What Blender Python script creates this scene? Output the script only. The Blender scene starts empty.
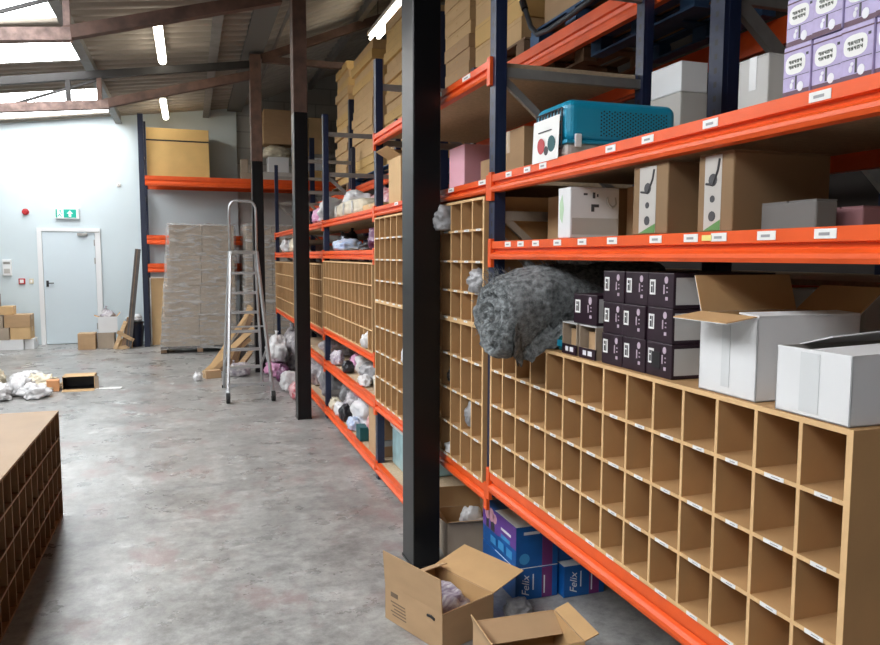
import bpy, bmesh, math, random
from mathutils import Vector, Matrix, noise
random.seed(11)
SC = bpy.context.scene
COL = SC.collection
PI = math.pi
V = Vector

# ------------------------------------------------------------------ materials
MATS = {}
def nd(nt, t, **kw):
    n = nt.nodes.new(t)
    for k, v in kw.items():
        setattr(n, k, v)
    return n
def mat(name, col, rough=.6, metal=0., spec=.5, var=0., scale=8., bump=0., bscale=60., col2=None, emit=None, es=0., stretch=(1, 1, 1), trans=0., alpha=1.):
    m = bpy.data.materials.new(name); m.use_nodes = True
    nt = m.node_tree; b = nt.nodes['Principled BSDF']
    b.inputs['Roughness'].default_value = rough
    b.inputs['Metallic'].default_value = metal
    b.inputs['Specular IOR Level'].default_value = spec
    b.inputs['Base Color'].default_value = (*col, 1)
    tc = nd(nt, 'ShaderNodeTexCoord'); mp = nd(nt, 'ShaderNodeMapping')
    mp.inputs['Scale'].default_value = stretch
    nt.links.new(tc.outputs['Object'], mp.inputs[0])
    if var > 0 or col2:
        n = nd(nt, 'ShaderNodeTexNoise'); n.inputs['Scale'].default_value = scale; n.inputs['Detail'].default_value = 6
        nt.links.new(mp.outputs[0], n.inputs['Vector'])
        r = nd(nt, 'ShaderNodeValToRGB'); r.color_ramp.elements[0].position = .32; r.color_ramp.elements[1].position = .7
        c2 = col2 or tuple(min(1, c * (1 + var)) for c in col)
        c1 = col if col2 else tuple(c * (1 - var) for c in col)
        r.color_ramp.elements[0].color = (*c1, 1); r.color_ramp.elements[1].color = (*c2, 1)
        nt.links.new(n.outputs['Fac'], r.inputs[0]); nt.links.new(r.outputs[0], b.inputs['Base Color'])
    if bump > 0:
        n2 = nd(nt, 'ShaderNodeTexNoise'); n2.inputs['Scale'].default_value = bscale; n2.inputs['Detail'].default_value = 4
        nt.links.new(mp.outputs[0], n2.inputs['Vector'])
        bp = nd(nt, 'ShaderNodeBump'); bp.inputs['Strength'].default_value = bump; bp.inputs['Distance'].default_value = .01
        nt.links.new(n2.outputs['Fac'], bp.inputs['Height']); nt.links.new(bp.outputs[0], b.inputs['Normal'])
    if emit:
        b.inputs['Emission Color'].default_value = (*emit, 1); b.inputs['Emission Strength'].default_value = es
    if trans: b.inputs['Transmission Weight'].default_value = trans
    if alpha < 1: b.inputs['Alpha'].default_value = alpha
    MATS[name] = m
    return m
WHITE_WALL = mat('wall_paint_white', (.61, .70, .735), .55, var=.03, scale=1.2, bump=.05, bscale=30)
GREY_WALL = mat('wall_paint_grey', (.58, .57, .54), .7, var=.06, scale=2, bump=.08, bscale=30)
DIM_WALL = mat('wall_blockwork_dim', (.27, .265, .25), .8, var=.08, scale=2)  # unseen walls, colour darkened to cut bounced light
DARK_WALL = mat('wall_dark', (.07, .06, .055), .8, var=.1, scale=2)  # wall colour darkened to keep the depth behind the racks dim
MDF = mat('mdf', (.46, .265, .115), .65, var=.10, scale=5, bump=.03, bscale=200)
MDF_LIT_EDGE = mat('mdf_lit_edge', (.68, .44, .215), .7, var=.06, scale=14)  # same board as the carcass, lightened in colour for its lit front edge
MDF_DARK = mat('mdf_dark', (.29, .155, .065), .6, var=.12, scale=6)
CARD = mat('cardboard', (.455, .295, .16), .8, var=.05, scale=6, bump=.05, bscale=90, stretch=(1, 1, 3))
CARD2 = mat('cardboard_pale', (.60, .40, .20), .8, var=.05, scale=6, bump=.05, bscale=90)
CARD_SHADED = mat('cardboard_shaded', (.24, .15, .075), .8, var=.06, scale=6)  # cardboard darkened in colour for the shade inside the lower tier
CARD3 = mat('cardboard_yellow', (.66, .43, .16), .7, var=.05, scale=5)
CARD4 = mat('cardboard_greyish', (.36, .29, .22), .75, var=.08, scale=5)
CARD_IN = mat('cardboard_inside', (.52, .32, .145), .85, var=.05, scale=9)
WCARD = mat('white_carton', (.74, .75, .76), .6, var=.02, scale=4, bump=.04, bscale=60)
GCARD = mat('grey_carton', (.48, .46, .43), .7, var=.04, scale=4)
TAPE = mat('tape', (.55, .40, .23), .3)
WTAPE = mat('clear_tape', (.66, .68, .69), .25)
ORANGE = mat('orange_steel', (.76, .095, .014), .40, spec=.38, var=.07, scale=7)
NAVY = mat('navy_steel', (.006, .011, .034), .4)
GALV = mat('galvanised', (.36, .35, .33), .42, metal=.6, var=.1, scale=15)
ALU = mat('aluminium', (.50, .51, .52), .45, metal=.8, var=.05, scale=20)
BLACKP = mat('black_gloss_paint', (.003, .0032, .004), .34, spec=.35)
RUST = mat('rusty_brown_paint', (.095, .05, .035), .65, var=.35, scale=9, bump=.15, bscale=25)
RUST_LIT = mat('rusty_brown_lit', (.22, .15, .13), .75, var=.4, scale=14, bump=.2, bscale=30)  # rusty brown lightened to pink for the light falling on the ties
STEEL = mat('dark_truss_steel', (.018, .016, .015), .6, var=.25, scale=10)
PURLIN = mat('purlin_grey', (.17, .165, .155), .55, var=.15, scale=8)
CHIP = mat('chipboard', (.50, .38, .25), .8, var=.13, scale=60)
SHEET = mat('corrugated_sheet', (.27, .235, .195), .7, var=.14, scale=1.6, bump=.1, bscale=25, stretch=(1, 3, 1))
SHEET2 = mat('corrugated_sheet_grey', (.34, .32, .285), .7, var=.12, scale=1.6)
ROOFLIGHT = mat('rooflight', (.9, .93, .95), .5, emit=(.97, .985, 1.0), es=15.0)
TUBE = mat('lamp_tube', (.95, .95, .9), .4, emit=(1, .93, .78), es=14.0)
WPLASTIC = mat('white_plastic', (.80, .81, .82), .4)
BLACK = mat('black_plastic', (.012, .012, .014), .45)
DARKRUB = mat('rubber', (.02, .02, .02), .8)
RED = mat('red_plastic', (.45, .02, .025), .4)
LABEL = mat('label_white', (.82, .82, .80), .5)
INK = mat('ink_dark', (.05, .05, .055), .6)
INKS = mat('ink_faint', (.33, .33, .34), .6)
INKG = mat('ink_green', (.10, .26, .07), .6)
INKW = mat('ink_white', (.80, .80, .85), .6)
TEAL = mat('teal_plastic', (.004, .26, .42), .38, spec=.6)
TEALD = mat('teal_dark', (.004, .09, .10), .5)
PURPLE = mat('lavender_print', (.44, .375, .60), .5, var=.09, scale=60)
PURPLED = mat('plum_band', (.10, .04, .07), .5)
DPURP = mat('dark_plum_print', (.018, .006, .014), .42, var=.15, scale=20)
LGREY = mat('pale_grey_board', (.50, .50, .49), .6)
BLUE = mat('blue_print', (.005, .10, .36), .4, var=.12, scale=12)
BLUEL = mat('light_blue_print', (.05, .30, .62), .4)
VIOLET = mat('violet_print', (.16, .07, .36), .4, var=.1, scale=10)
PLUM = mat('magenta_print', (.17, .03, .16), .45)
PINK = mat('pink_print', (.75, .40, .50), .5)
WOOD = mat('raw_wood', (.52, .35, .19), .75, var=.18, scale=7, stretch=(1, 1, 8), bump=.06, bscale=40)
WOODD = mat('old_wood', (.23, .14, .08), .8, var=.25, scale=7, bump=.06, bscale=40)
WOODB = mat('weathered_board', (.085, .075, .07), .7, var=.2, scale=7)
BLUEWOOD = mat('blue_painted_wood', (.03, .09, .20), .6, var=.2, scale=10)
HOSE = mat('black_hose', (.035, .042, .052), .5)
BAG_W = mat('bag_white', (.74, .74, .75), .35, var=.06, scale=18, bump=.2, bscale=25)
BAG_G = mat('bag_grey', (.27, .27, .28), .3, var=.3, scale=16, bump=.3, bscale=25)
BAG_M = mat('bag_mixed', (.58, .55, .55), .35, col2=(.20, .18, .22), scale=22, bump=.3, bscale=25)
BAG_P = mat('bag_pink', (.62, .30, .48), .4, var=.2, scale=14, bump=.2, bscale=25)
BAG_PD = mat('bag_plum', (.12, .03, .09), .4, var=.3, scale=14, bump=.2, bscale=25)
BAG_R = mat('bag_red', (.50, .06, .08), .4, col2=(.75, .60, .62), scale=20, bump=.2, bscale=25)
BAG_B = mat('bag_blue', (.30, .44, .72), .35, col2=(.72, .76, .82), scale=18, bump=.2, bscale=25)
BAG_C = mat('bag_cream', (.66, .60, .46), .4, var=.15, scale=16, bump=.2, bscale=25)
BAG_K = mat('bag_black', (.02, .02, .025), .35, bump=.2, bscale=25)
BAG_T = mat('bag_teal', (.32, .50, .53), .3, var=.2, scale=10, bump=.3, bscale=20)
CLOTH = mat('striped_wrap', (.72, .70, .72), .4, col2=(.22, .16, .26), scale=22, bump=.2, bscale=30, stretch=(1, 4, 1))
GREEN = mat('exit_green', (.0, .34, .25), .45, emit=(.0, .40, .30), es=.25)
SIGNW = mat('exit_white', (.75, .9, .86), .45, emit=(.75, 1, .95), es=.3)

def perforated():
    m = NAVY.copy(); m.name = 'navy_perforated_steel'
    nt = m.node_tree; b = nt.nodes['Principled BSDF']
    tc = nd(nt, 'ShaderNodeTexCoord'); sp = nd(nt, 'ShaderNodeSeparateXYZ'); nt.links.new(tc.outputs['Object'], sp.inputs[0])
    ge = nd(nt, 'ShaderNodeSeparateXYZ'); nt.links.new(tc.outputs['Normal'], ge.inputs[0])
    def mth(op, a, v=None):
        n = nd(nt, 'ShaderNodeMath', operation=op)
        if hasattr(a, 'links'): nt.links.new(a, n.inputs[0])
        else: n.inputs[0].default_value = a
        if v is not None:
            if hasattr(v, 'links'): nt.links.new(v, n.inputs[1])
            else: n.inputs[1].default_value = v
        return n.outputs[0]
    z = mth('LESS_THAN', mth('FRACT', mth('DIVIDE', sp.outputs[2], .055)), .42)
    y = mth('LESS_THAN', mth('ABSOLUTE', sp.outputs[1]), .009)
    nx = mth('GREATER_THAN', mth('ABSOLUTE', ge.outputs[0]), .7)
    k = mth('MULTIPLY', mth('MULTIPLY', z, y), nx)
    mx = nd(nt, 'ShaderNodeMix', data_type='RGBA')
    mx.inputs[6].default_value = (.009, .017, .052, 1); mx.inputs[7].default_value = (.002, .002, .004, 1)
    nt.links.new(k, mx.inputs[0]); nt.links.new(mx.outputs[2], b.inputs['Base Color'])
    return m
PERF = perforated()

def concrete():
    m = bpy.data.materials.new('concrete_floor'); m.use_nodes = True
    nt = m.node_tree; b = nt.nodes['Principled BSDF']
    tc = nd(nt, 'ShaderNodeTexCoord')
    def noi(sc, det=7, rough=.6, st=(1, 1, 1)):
        mp = nd(nt, 'ShaderNodeMapping'); mp.inputs['Scale'].default_value = st
        nt.links.new(tc.outputs['Object'], mp.inputs[0])
        n = nd(nt, 'ShaderNodeTexNoise'); n.inputs['Scale'].default_value = sc; n.inputs['Detail'].default_value = det; n.inputs['Roughness'].default_value = rough
        nt.links.new(mp.outputs[0], n.inputs['Vector']); return n.outputs['Fac']
    def ramp(f, a, c, p0=.3, p1=.7):
        r = nd(nt, 'ShaderNodeValToRGB'); r.color_ramp.elements[0].position = p0; r.color_ramp.elements[1].position = p1
        r.color_ramp.elements[0].color = (*a, 1); r.color_ramp.elements[1].color = (*c, 1)
        nt.links.new(f, r.inputs[0]); return r.outputs[0]
    base = ramp(noi(1.7, 10, .74), (.16, .158, .152), (.44, .44, .43))
    fine = ramp(noi(11, 9, .75), (.66, .66, .65), (1.18, 1.18, 1.17), .36, .62)
    mx = nd(nt, 'ShaderNodeMix', data_type='RGBA', blend_type='MULTIPLY'); mx.inputs[0].default_value = 1
    nt.links.new(base, mx.inputs[6]); nt.links.new(fine, mx.inputs[7])
    pk = ramp(noi(2.1, 6, .65, (1.2, .8, 1)), (0, 0, 0), (.62, .62, .62), .54, .64)
    m2 = nd(nt, 'ShaderNodeMix', data_type='RGBA'); m2.inputs[7].default_value = (.25, .175, .168, 1)
    nt.links.new(pk, m2.inputs[0]); nt.links.new(mx.outputs[2], m2.inputs[6])
    dk = ramp(noi(.9, 8, .7), (0, 0, 0), (.6, .6, .6), .58, .75)
    m3 = nd(nt, 'ShaderNodeMix', data_type='RGBA'); m3.inputs[7].default_value = (.11, .11, .105, 1)
    nt.links.new(dk, m3.inputs[0]); nt.links.new(m2.outputs[2], m3.inputs[6])
    nt.links.new(m3.outputs[2], b.inputs['Base Color'])
    rr = ramp(noi(3, 6), (.20, .20, .20), (.46, .46, .46)); nt.links.new(rr, b.inputs['Roughness'])
    bp = nd(nt, 'ShaderNodeBump'); bp.inputs['Strength'].default_value = .22; bp.inputs['Distance'].default_value = .01
    nt.links.new(noi(16, 8), bp.inputs['Height']); nt.links.new(bp.outputs[0], b.inputs['Normal'])
    return m
CONCRETE = concrete()
def blockwork():
    m = bpy.data.materials.new('painted_blockwork'); m.use_nodes = True
    nt = m.node_tree; b = nt.nodes['Principled BSDF']; b.inputs['Roughness'].default_value = .75
    tc = nd(nt, 'ShaderNodeTexCoord'); mp = nd(nt, 'ShaderNodeMapping'); mp.inputs['Rotation'].default_value = (PI / 2, 0, 0)
    nt.links.new(tc.outputs['Object'], mp.inputs[0])
    br = nd(nt, 'ShaderNodeTexBrick'); br.inputs['Scale'].default_value = 1
    br.inputs['Brick Width'].default_value = .6; br.inputs['Row Height'].default_value = .3; br.inputs['Mortar Size'].default_value = .012
    br.inputs['Color1'].default_value = (.47, .47, .44, 1); br.inputs['Color2'].default_value = (.43, .435, .41, 1); br.inputs['Mortar'].default_value = (.33, .33, .31, 1)
    nt.links.new(mp.outputs[0], br.inputs['Vector']); nt.links.new(br.outputs[0], b.inputs['Base Color'])
    return m
BLOCK = blockwork()
def film():
    m = bpy.data.materials.new('stretch_film'); m.use_nodes = True
    nt = m.node_tree; nt.nodes.remove(nt.nodes['Principled BSDF']); out = nt.nodes['Material Output']
    t = nd(nt, 'ShaderNodeBsdfTransparent'); g = nd(nt, 'ShaderNodeBsdfPrincipled'); g.inputs['Roughness'].default_value = .2
    g.inputs['Base Color'].default_value = (.75, .74, .72, 1)
    tc = nd(nt, 'ShaderNodeTexCoord'); n = nd(nt, 'ShaderNodeTexNoise'); n.inputs['Scale'].default_value = 5; n.inputs['Detail'].default_value = 6
    mp = nd(nt, 'ShaderNodeMapping'); mp.inputs['Scale'].default_value = (1, 1, 4); nt.links.new(tc.outputs['Object'], mp.inputs[0]); nt.links.new(mp.outputs[0], n.inputs['Vector'])
    r = nd(nt, 'ShaderNodeValToRGB'); r.color_ramp.elements[0].position = .4; r.color_ramp.elements[0].color = (.12, .12, .12, 1); r.color_ramp.elements[1].position = .75; r.color_ramp.elements[1].color = (.55, .55, .55, 1)
    nt.links.new(n.outputs['Fac'], r.inputs[0])
    mx = nd(nt, 'ShaderNodeMixShader'); nt.links.new(r.outputs[0], mx.inputs[0]); nt.links.new(t.outputs[0], mx.inputs[1]); nt.links.new(g.outputs[0], mx.inputs[2])
    nt.links.new(mx.outputs[0], out.inputs[0]); return m
FILM = film()

# ------------------------------------------------------------------ mesh helpers
class MB:
    def __init__(s): s.v = []; s.f = []; s.m = []
    def add(s, vs, fs, mi=0):
        o = len(s.v); s.v += [V(p) for p in vs]
        for f in fs: s.f.append([i + o for i in f]); s.m.append(mi)
        return s
    def box(s, a, b, mi=0):
        x0, y0, z0 = a; x1, y1, z1 = b
        return s.add([(x0, y0, z0), (x1, y0, z0), (x1, y1, z0), (x0, y1, z0), (x0, y0, z1), (x1, y0, z1), (x1, y1, z1), (x0, y1, z1)],
              [(0, 3, 2, 1), (4, 5, 6, 7), (0, 1, 5, 4), (1, 2, 6, 5), (2, 3, 7, 6), (3, 0, 4, 7)], mi)
    def bar(s, p, q, w, h, up=(0, 0, 1), mi=0):
        p = V(p); q = V(q); d = (q - p).normalized(); u = V(up)
        if abs(d.dot(u)) > .98: u = V((1, 0, 0))
        r = d.cross(u).normalized(); u = r.cross(d)
        vs = [c + r * (a * w / 2) + u * (b * h / 2) for c in (p, q) for a, b in ((-1, -1), (1, -1), (1, 1), (-1, 1))]
        return s.add(vs, [(0, 1, 2, 3), (7, 6, 5, 4), (0, 4, 5, 1), (1, 5, 6, 2), (2, 6, 7, 3), (3, 7, 4, 0)], mi)
    def slab(s, a, b, c, d, t, mi=0):
        a, b, c, d = map(V, (a, b, c, d)); n = (b - a).cross(d - a).normalized() * t
        return s.add([a, b, c, d, a + n, b + n, c + n, d + n], [(3, 2, 1, 0), (4, 5, 6, 7), (0, 1, 5, 4), (1, 2, 6, 5), (2, 3, 7, 6), (3, 0, 4, 7)], mi)
    def path(s, pts, r, n=8, mi=0):
        pts = [V(p) for p in pts]; o = len(s.v); k = len(pts); last = None
        for i, p in enumerate(pts):
            d = (pts[min(i + 1, k - 1)] - pts[max(i - 1, 0)]).normalized()
            if last is None:
                u = V((0, 0, 1)) if abs(d.z) < .9 else V((1, 0, 0)); x = d.cross(u).normalized()
            else: x = (last - d * last.dot(d)).normalized()
            last = x; y = d.cross(x); rr = r[i] if isinstance(r, (list, tuple)) else r
            for j in range(n):
                a = 2 * PI * j / n; s.v.append(p + x * (rr * math.cos(a)) + y * (rr * math.sin(a)))
        for i in range(k - 1):
            for j in range(n):
                s.f.append([o + i * n + j, o + i * n + (j + 1) % n, o + (i + 1) * n + (j + 1) % n, o + (i + 1) * n + j]); s.m.append(mi)
        s.f.append([o + j for j in range(n)][::-1]); s.m.append(mi)
        s.f.append([o + (k - 1) * n + j for j in range(n)]); s.m.append(mi)
        return s
    def tube(s, p, q, r, n=10, mi=0): return s.path([p, q], r, n, mi)
    def prism_y(s, prof, y0, y1, mi=0):      # prof: (x, z) outline
        n = len(prof)
        return s.add([(x, y0, z) for x, z in prof] + [(x, y1, z) for x, z in prof],
              [tuple(range(n))[::-1], tuple(range(n, 2 * n))] + [(i, (i + 1) % n, n + (i + 1) % n, n + i) for i in range(n)], mi)
    def disc(s, c, r, nrm, n=20, t=.002, mi=0, sx=1., up=(0, 0, 1)):
        c = V(c); nrm = V(nrm).normalized(); x = nrm.cross(V(up)).normalized(); y = nrm.cross(x)
        ring = [c + x * (r * sx * math.cos(2 * PI * j / n)) + y * (r * math.sin(2 * PI * j / n)) for j in range(n)]
        return s.add(ring + [p + nrm * t for p in ring], [tuple(range(n))[::-1], tuple(range(n, 2 * n))] + [(j, (j + 1) % n, n + (j + 1) % n, n + j) for j in range(n)], mi)
    def build(s, name, mats, parent=None, off=(0, 0, 0), smooth=False, bevel=0, loc=None, segs=2):
        me = bpy.data.meshes.new(name); off = V(off)
        me.from_pydata([tuple(p - off) for p in s.v], [], s.f)
        if not isinstance(mats, (list, tuple)): mats = [mats]
        for m in mats: me.materials.append(m)
        for p, mi in zip(me.polygons, s.m): p.material_index = mi; p.use_smooth = smooth
        bm = bmesh.new(); bm.from_mesh(me); bmesh.ops.recalc_face_normals(bm, faces=bm.faces); bm.to_mesh(me); bm.free()
        me.update()
        o = bpy.data.objects.new(name, me); COL.objects.link(o)
        if parent: o.parent = parent
        if loc is not None: o.location = loc
        if bevel:
            b = o.modifiers.new('bevel', 'BEVEL'); b.width = bevel; b.segments = segs; b.limit_method = 'ANGLE'
        return o
def thing(name, label, cat, loc=(0, 0, 0), rz=0, group=None):
    o = bpy.data.objects.new(name, None); COL.objects.link(o); o.empty_display_size = .1
    o.location = loc; o.rotation_euler = (0, 0, rz)
    o['label'] = label; o['category'] = cat
    if group: o['group'] = group
    return o
def tag(o, label, cat, group=None, kind=None):
    o['label'] = label; o['category'] = cat
    if group: o['group'] = group
    if kind: o['kind'] = kind
    return o
def struct(o, label=None):
    o['kind'] = 'structure'
    if label: o['label'] = label; 
    return o
def copy_thing(o, loc, rz, label, group=None):
    c = o.copy(); COL.objects.link(c); c.location = loc; c.rotation_euler = (0, 0, rz); c['label'] = label
    if group: c['group'] = group
    for ch in o.children:
        d = ch.copy(); COL.objects.link(d); d.parent = c
        for g in ch.children:
            e = g.copy(); COL.objects.link(e); e.parent = d
    return c
ORD = ['lowest', 'second', 'third', 'fourth', 'fifth', 'sixth', 'seventh', 'eighth', 'ninth', 'tenth', 'eleventh', 'twelfth', 'thirteenth', 'fourteenth', 'fifteenth', 'sixteenth']
def ordinal(i, n):
    if i == 0: return 'lowest'
    if i == n - 1: return 'topmost'
    return ORD[i] + ' from the bottom'
def text(body, size, m, parent, M, shear=0., ext=.0006, name='lettering'):
    cu = bpy.data.curves.new('t', 'FONT'); cu.body = body; cu.size = size; cu.shear = shear; cu.extrude = ext
    cu.align_x = 'CENTER'; cu.align_y = 'CENTER'
    t = bpy.data.objects.new('t', cu)
    me = bpy.data.meshes.new_from_object(t)
    me.transform(M); me.materials.clear(); me.materials.append(m)
    bpy.data.objects.remove(t); bpy.data.curves.remove(cu)
    o = bpy.data.objects.new(name, me); COL.objects.link(o); o.parent = parent
    return o
def face_M(pos, right, up):
    r = V(right).normalized(); u = V(up).normalized(); n = r.cross(u)
    return Matrix(((r.x, u.x, n.x, pos[0]), (r.y, u.y, n.y, pos[1]), (r.z, u.z, n.z, pos[2]), (0, 0, 0, 1)))

# ------------------------------------------------------------------ camera
f_px, yaw, pitch, roll = 736.64, .327245, .0904386, .00223
fw = V((math.sin(yaw) * math.cos(pitch), math.cos(yaw) * math.cos(pitch), -math.sin(pitch)))
rt = V((math.cos(yaw), -math.sin(yaw), 0)); up = rt.cross(fw)
r2 = rt * math.cos(roll) + up * math.sin(roll); u2 = -rt * math.sin(roll) + up * math.cos(roll)
cam = bpy.data.cameras.new('camera'); cam.sensor_width = 36; cam.sensor_fit = 'HORIZONTAL'; cam.lens = f_px / 880 * 36; cam.clip_end = 100
co = bpy.data.objects.new('camera', cam); COL.objects.link(co)
co.matrix_world = Matrix(((r2.x, u2.x, -fw.x, 0), (r2.y, u2.y, -fw.y, 0), (r2.z, u2.z, -fw.z, 1.58), (0, 0, 0, 1)))
SC.camera = co

# ------------------------------------------------------------------ building shell
XL, XR, YB, YF, YF2 = -6.2, 4.2, -4.5, 14.5, 14.62
struct(MB().box((XL - .2, YB - .2, -.2), (XR + .2, YF2 + .3, 0)).build('floor', CONCRETE))
struct(MB().box((XL - .2, YF, 0), (.9, YF + .3, 4.36)).build('wall_far', WHITE_WALL))
struct(MB().box((.9, YF2, 0), (XR + .2, YF2 + .3, 3.3)).build('wall_far_right', GREY_WALL))
struct(MB().box((.9, YF2, 3.3), (XR + .2, YF2 + .3, 5.9)).build('wall_far_gable', BLOCK))
struct(MB().box((XL - .2, YB, 0), (XL, YF, 3.6)).build('wall_left', DIM_WALL))
struct(MB().box((XR, YB, 0), (XR + .2, YF2, 5.9)).build('wall_right', DARK_WALL))
struct(MB().box((XL - .2, YB - .2, 0), (XR + .2, YB, 5.9)).build('wall_back', DIM_WALL))
RZ = lambda x: 4.22 + .13 * x
RZ2 = lambda x: 4.36 + .42 * (x - .95)
RLX = -3.3
LIGHTS_Y = [(-1.9, -1.1), (-.2, .6), (1.5, 2.3), (3.2, 4.0), (4.9, 5.7), (6.4, 7.15), (7.95, 8.78), (9.68, 10.48), (12.2, 13.02), (13.68, 14.1)]  # rows near and behind the camera are unseen, added to light the foreground
def corr(mb, x0, x1, y0, y1, zf, pitch=.23, amp=.042, mi=0):
    n = max(10, int(round((y1 - y0) / pitch * 14))); o = len(mb.v)
    for i in range(n + 1):
        y = y0 + (y1 - y0) * i / n; w = amp * math.tanh(2.6 * math.sin(2 * PI * y / pitch))
        mb.v += [V((x0, y, zf(x0) + w)), V((x1, y, zf(x1) + w))]
    for i in range(n):
        mb.f.append([o + 2 * i, o + 2 * i + 1, o + 2 * i + 3, o + 2 * i + 2]); mb.m.append(mi)
cl = MB()
corr(cl, XL, RLX, YB, YF, RZ); corr(cl, -1.22, .95, YB, YF, RZ)
y = YB
for a, b in LIGHTS_Y + [(YF, YF)]:
    if a > y: corr(cl, RLX, -1.22, y, a, RZ)
    y = b
struct(cl.build('ceiling', SHEET, smooth=True))
for i, (a, b) in enumerate(LIGHTS_Y):
    w = MB(); corr(w, RLX, -1.22, a, b, RZ)
    struct(w.build('window_seen_or_added_%d' % (i + 1), ROOFLIGHT, smooth=True))
c2 = MB(); corr(c2, .95, XR, YB, YF2, RZ2)
struct(c2.build('ceiling_main', SHEET2, smooth=True))
# valley gutter, purlins
struct(MB().box((.74, YB, 4.24), (1.0, YF, 4.30)).build('trim_1', mat('gutter_dark', (.13, .13, .12), .7)))
struct(MB().tube((1.16, YB, 4.36), (1.16, YF2, 4.36), .022).build('trim_2', PURLIN))
for k, (x, mm, w) in enumerate(((-1.12, PURLIN, .07), (.36, PURLIN, .07), (-3.4, PURLIN, .07))):
    z = RZ(x) - .03
    struct(MB().box((x - w / 2, YB, z - .13), (x + w / 2, YF, z - .0)).box((x - w / 2 - .02, YB, z - .14), (x + w / 2 + .02, YF, z - .125)).build('trim_%d' % (k + 3), mm))
for k, x in enumerate((2.3, 3.4)):
    z = RZ2(x) - .03
    struct(MB().box((x - .035, YB, z - .13), (x + .035, YF2, z)).build('trim_%d' % (k + 6), PURLIN))

# columns
def column(x0, x1, y0, y1, zp, ztop, label):
    t = thing('steel_column', label, 'column', ((x0 + x1) / 2, (y0 + y1) / 2, 0))
    hx, hy = (x1 - x0) / 2, (y1 - y0) / 2
    MB().box((-hx, -hy, 0), (hx, hy, zp)).build('painted_shaft', BLACKP, t, bevel=.006)['label'] = 'gloss black lower shaft'
    MB().box((-hx, -hy, zp), (hx, hy, ztop)).build('upper_shaft', RUST, t, bevel=.006)['label'] = 'rusty brown upper shaft'
    MB().box((-hx - .004, -hy - .004, 0), (hx + .004, hy + .004, .012)).build('base_plate', BLACKP, t)
    return t
column(1.03, 1.17, 3.44, 3.64, 3.6, 4.2, 'thick black steel column nearest the camera, beside the open cartons')
column(.955, 1.085, 7.06, 7.24, 2.91, 4.2, 'middle steel column, black below and rusty brown above')
column(.815, .96, 10.15, 10.33, 2.82, 4.2, 'farthest steel column, black and brown, behind the step ladder')

# roof trusses of the lean-to side, rafters of the main side
def truss(Y, label, hangers):
    t = thing('roof_truss', label, 'truss', (0, Y, 0))
    MB().bar((.9, 0, 4.09), (-6.1, 0, 3.05), .07, .09).build('top_chord', STEEL, t)
    MB().bar((.86, 0, 3.95), (-.95, 0, 3.455), .094, .105).build('rising_tie', RUST, t)
    MB().bar((-.9, 0, 3.45), (-2.6, 0, 3.28), .10, .105).bar((-2.6, 0, 3.28), (-6.1, 0, 2.95), .10, .105).build('bottom_tie', RUST_LIT, t)
    for x, m in hangers:
        zt = 4.09 + (x - .9) * (1.04 / 7.0); zb = 3.45 + (x + .9) * .1
        MB().bar((x, 0, zb), (x, 0, zt - .02), .06, .055).build('hanger', m, t)
    MB().bar((-1.0, 0, 3.75), (-2.1, 0, 3.33), .03, .03).build('diagonal_brace', STEEL, t)
    return t
truss(7.15, 'nearer roof truss, brown tie with painted-in pinkish light crossing the top left', [(-.93, RUST_LIT), (-1.6, STEEL)])
truss(10.24, 'farther roof truss, dark chord over a brown bent tie', [(-1.0, RUST), (-1.35, STEEL)])
def rafter(Y, label):
    t = thing('roof_rafter', label, 'rafter', (0, Y, 0))
    MB().bar((.98, 0, 4.17), (4.15, 0, 5.5), .09, .10).build('rafter_beam', RUST, t)
    MB().bar((.98, 0, 4.16), (4.15, 0, 4.16), .08, .08).build('tie_beam', RUST, t)
    return t
rafter(7.15, 'brown rafter rising right from the middle column head')
rafter(10.24, 'brown rafter and level tie rising right from the farthest column head')

def batten(x, y0, y1, z, label, hang=.0):
    t = thing('fluorescent_light', label, 'light', (x, (y0 + y1) / 2, z))
    L = (y1 - y0) / 2
    MB().box((-.045, -L, .03), (.045, L, .075)).build('housing', WPLASTIC, t, bevel=.005)
    n = 14; mb = MB(); pts = [(0, -L * .98, -.0), (0, L * .98, -.0)]
    mb.path(pts, .048, 16).build('tube_cover', TUBE, t, smooth=True)
    for s in (-1, 1): MB().tube((0, s * L * .7, .07), (0, s * L * .7, .07 + hang), .006, 6).build('hanger_rod', STEEL, t)
batten(-.25, 8.6, 10.1, 4.0, 'lit fluorescent batten nearer the camera, under the sloping roof', .14)
batten(-.32, 12.5, 14.0, 3.98, 'lit fluorescent batten close to the far white wall', .16)
t = thing('fluorescent_light', 'lit twin-tube fluorescent fitting above the tall carton stacks', 'light', (2.45, 9.3, 4.50))
MB().box((-.09, -.75, .04), (.09, .75, .09)).build('housing', WPLASTIC, t, bevel=.005)
for s_ in (-.05, .05): MB().tube((s_, -.73, 0), (s_, .73, 0), .018, 12).build('tube', TUBE, t, smooth=True)
for s_ in (-.5, .5): MB().tube((0, s_, .08), (0, s_, .48), .006, 6).build('hanger_rod', STEEL, t)

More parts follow.
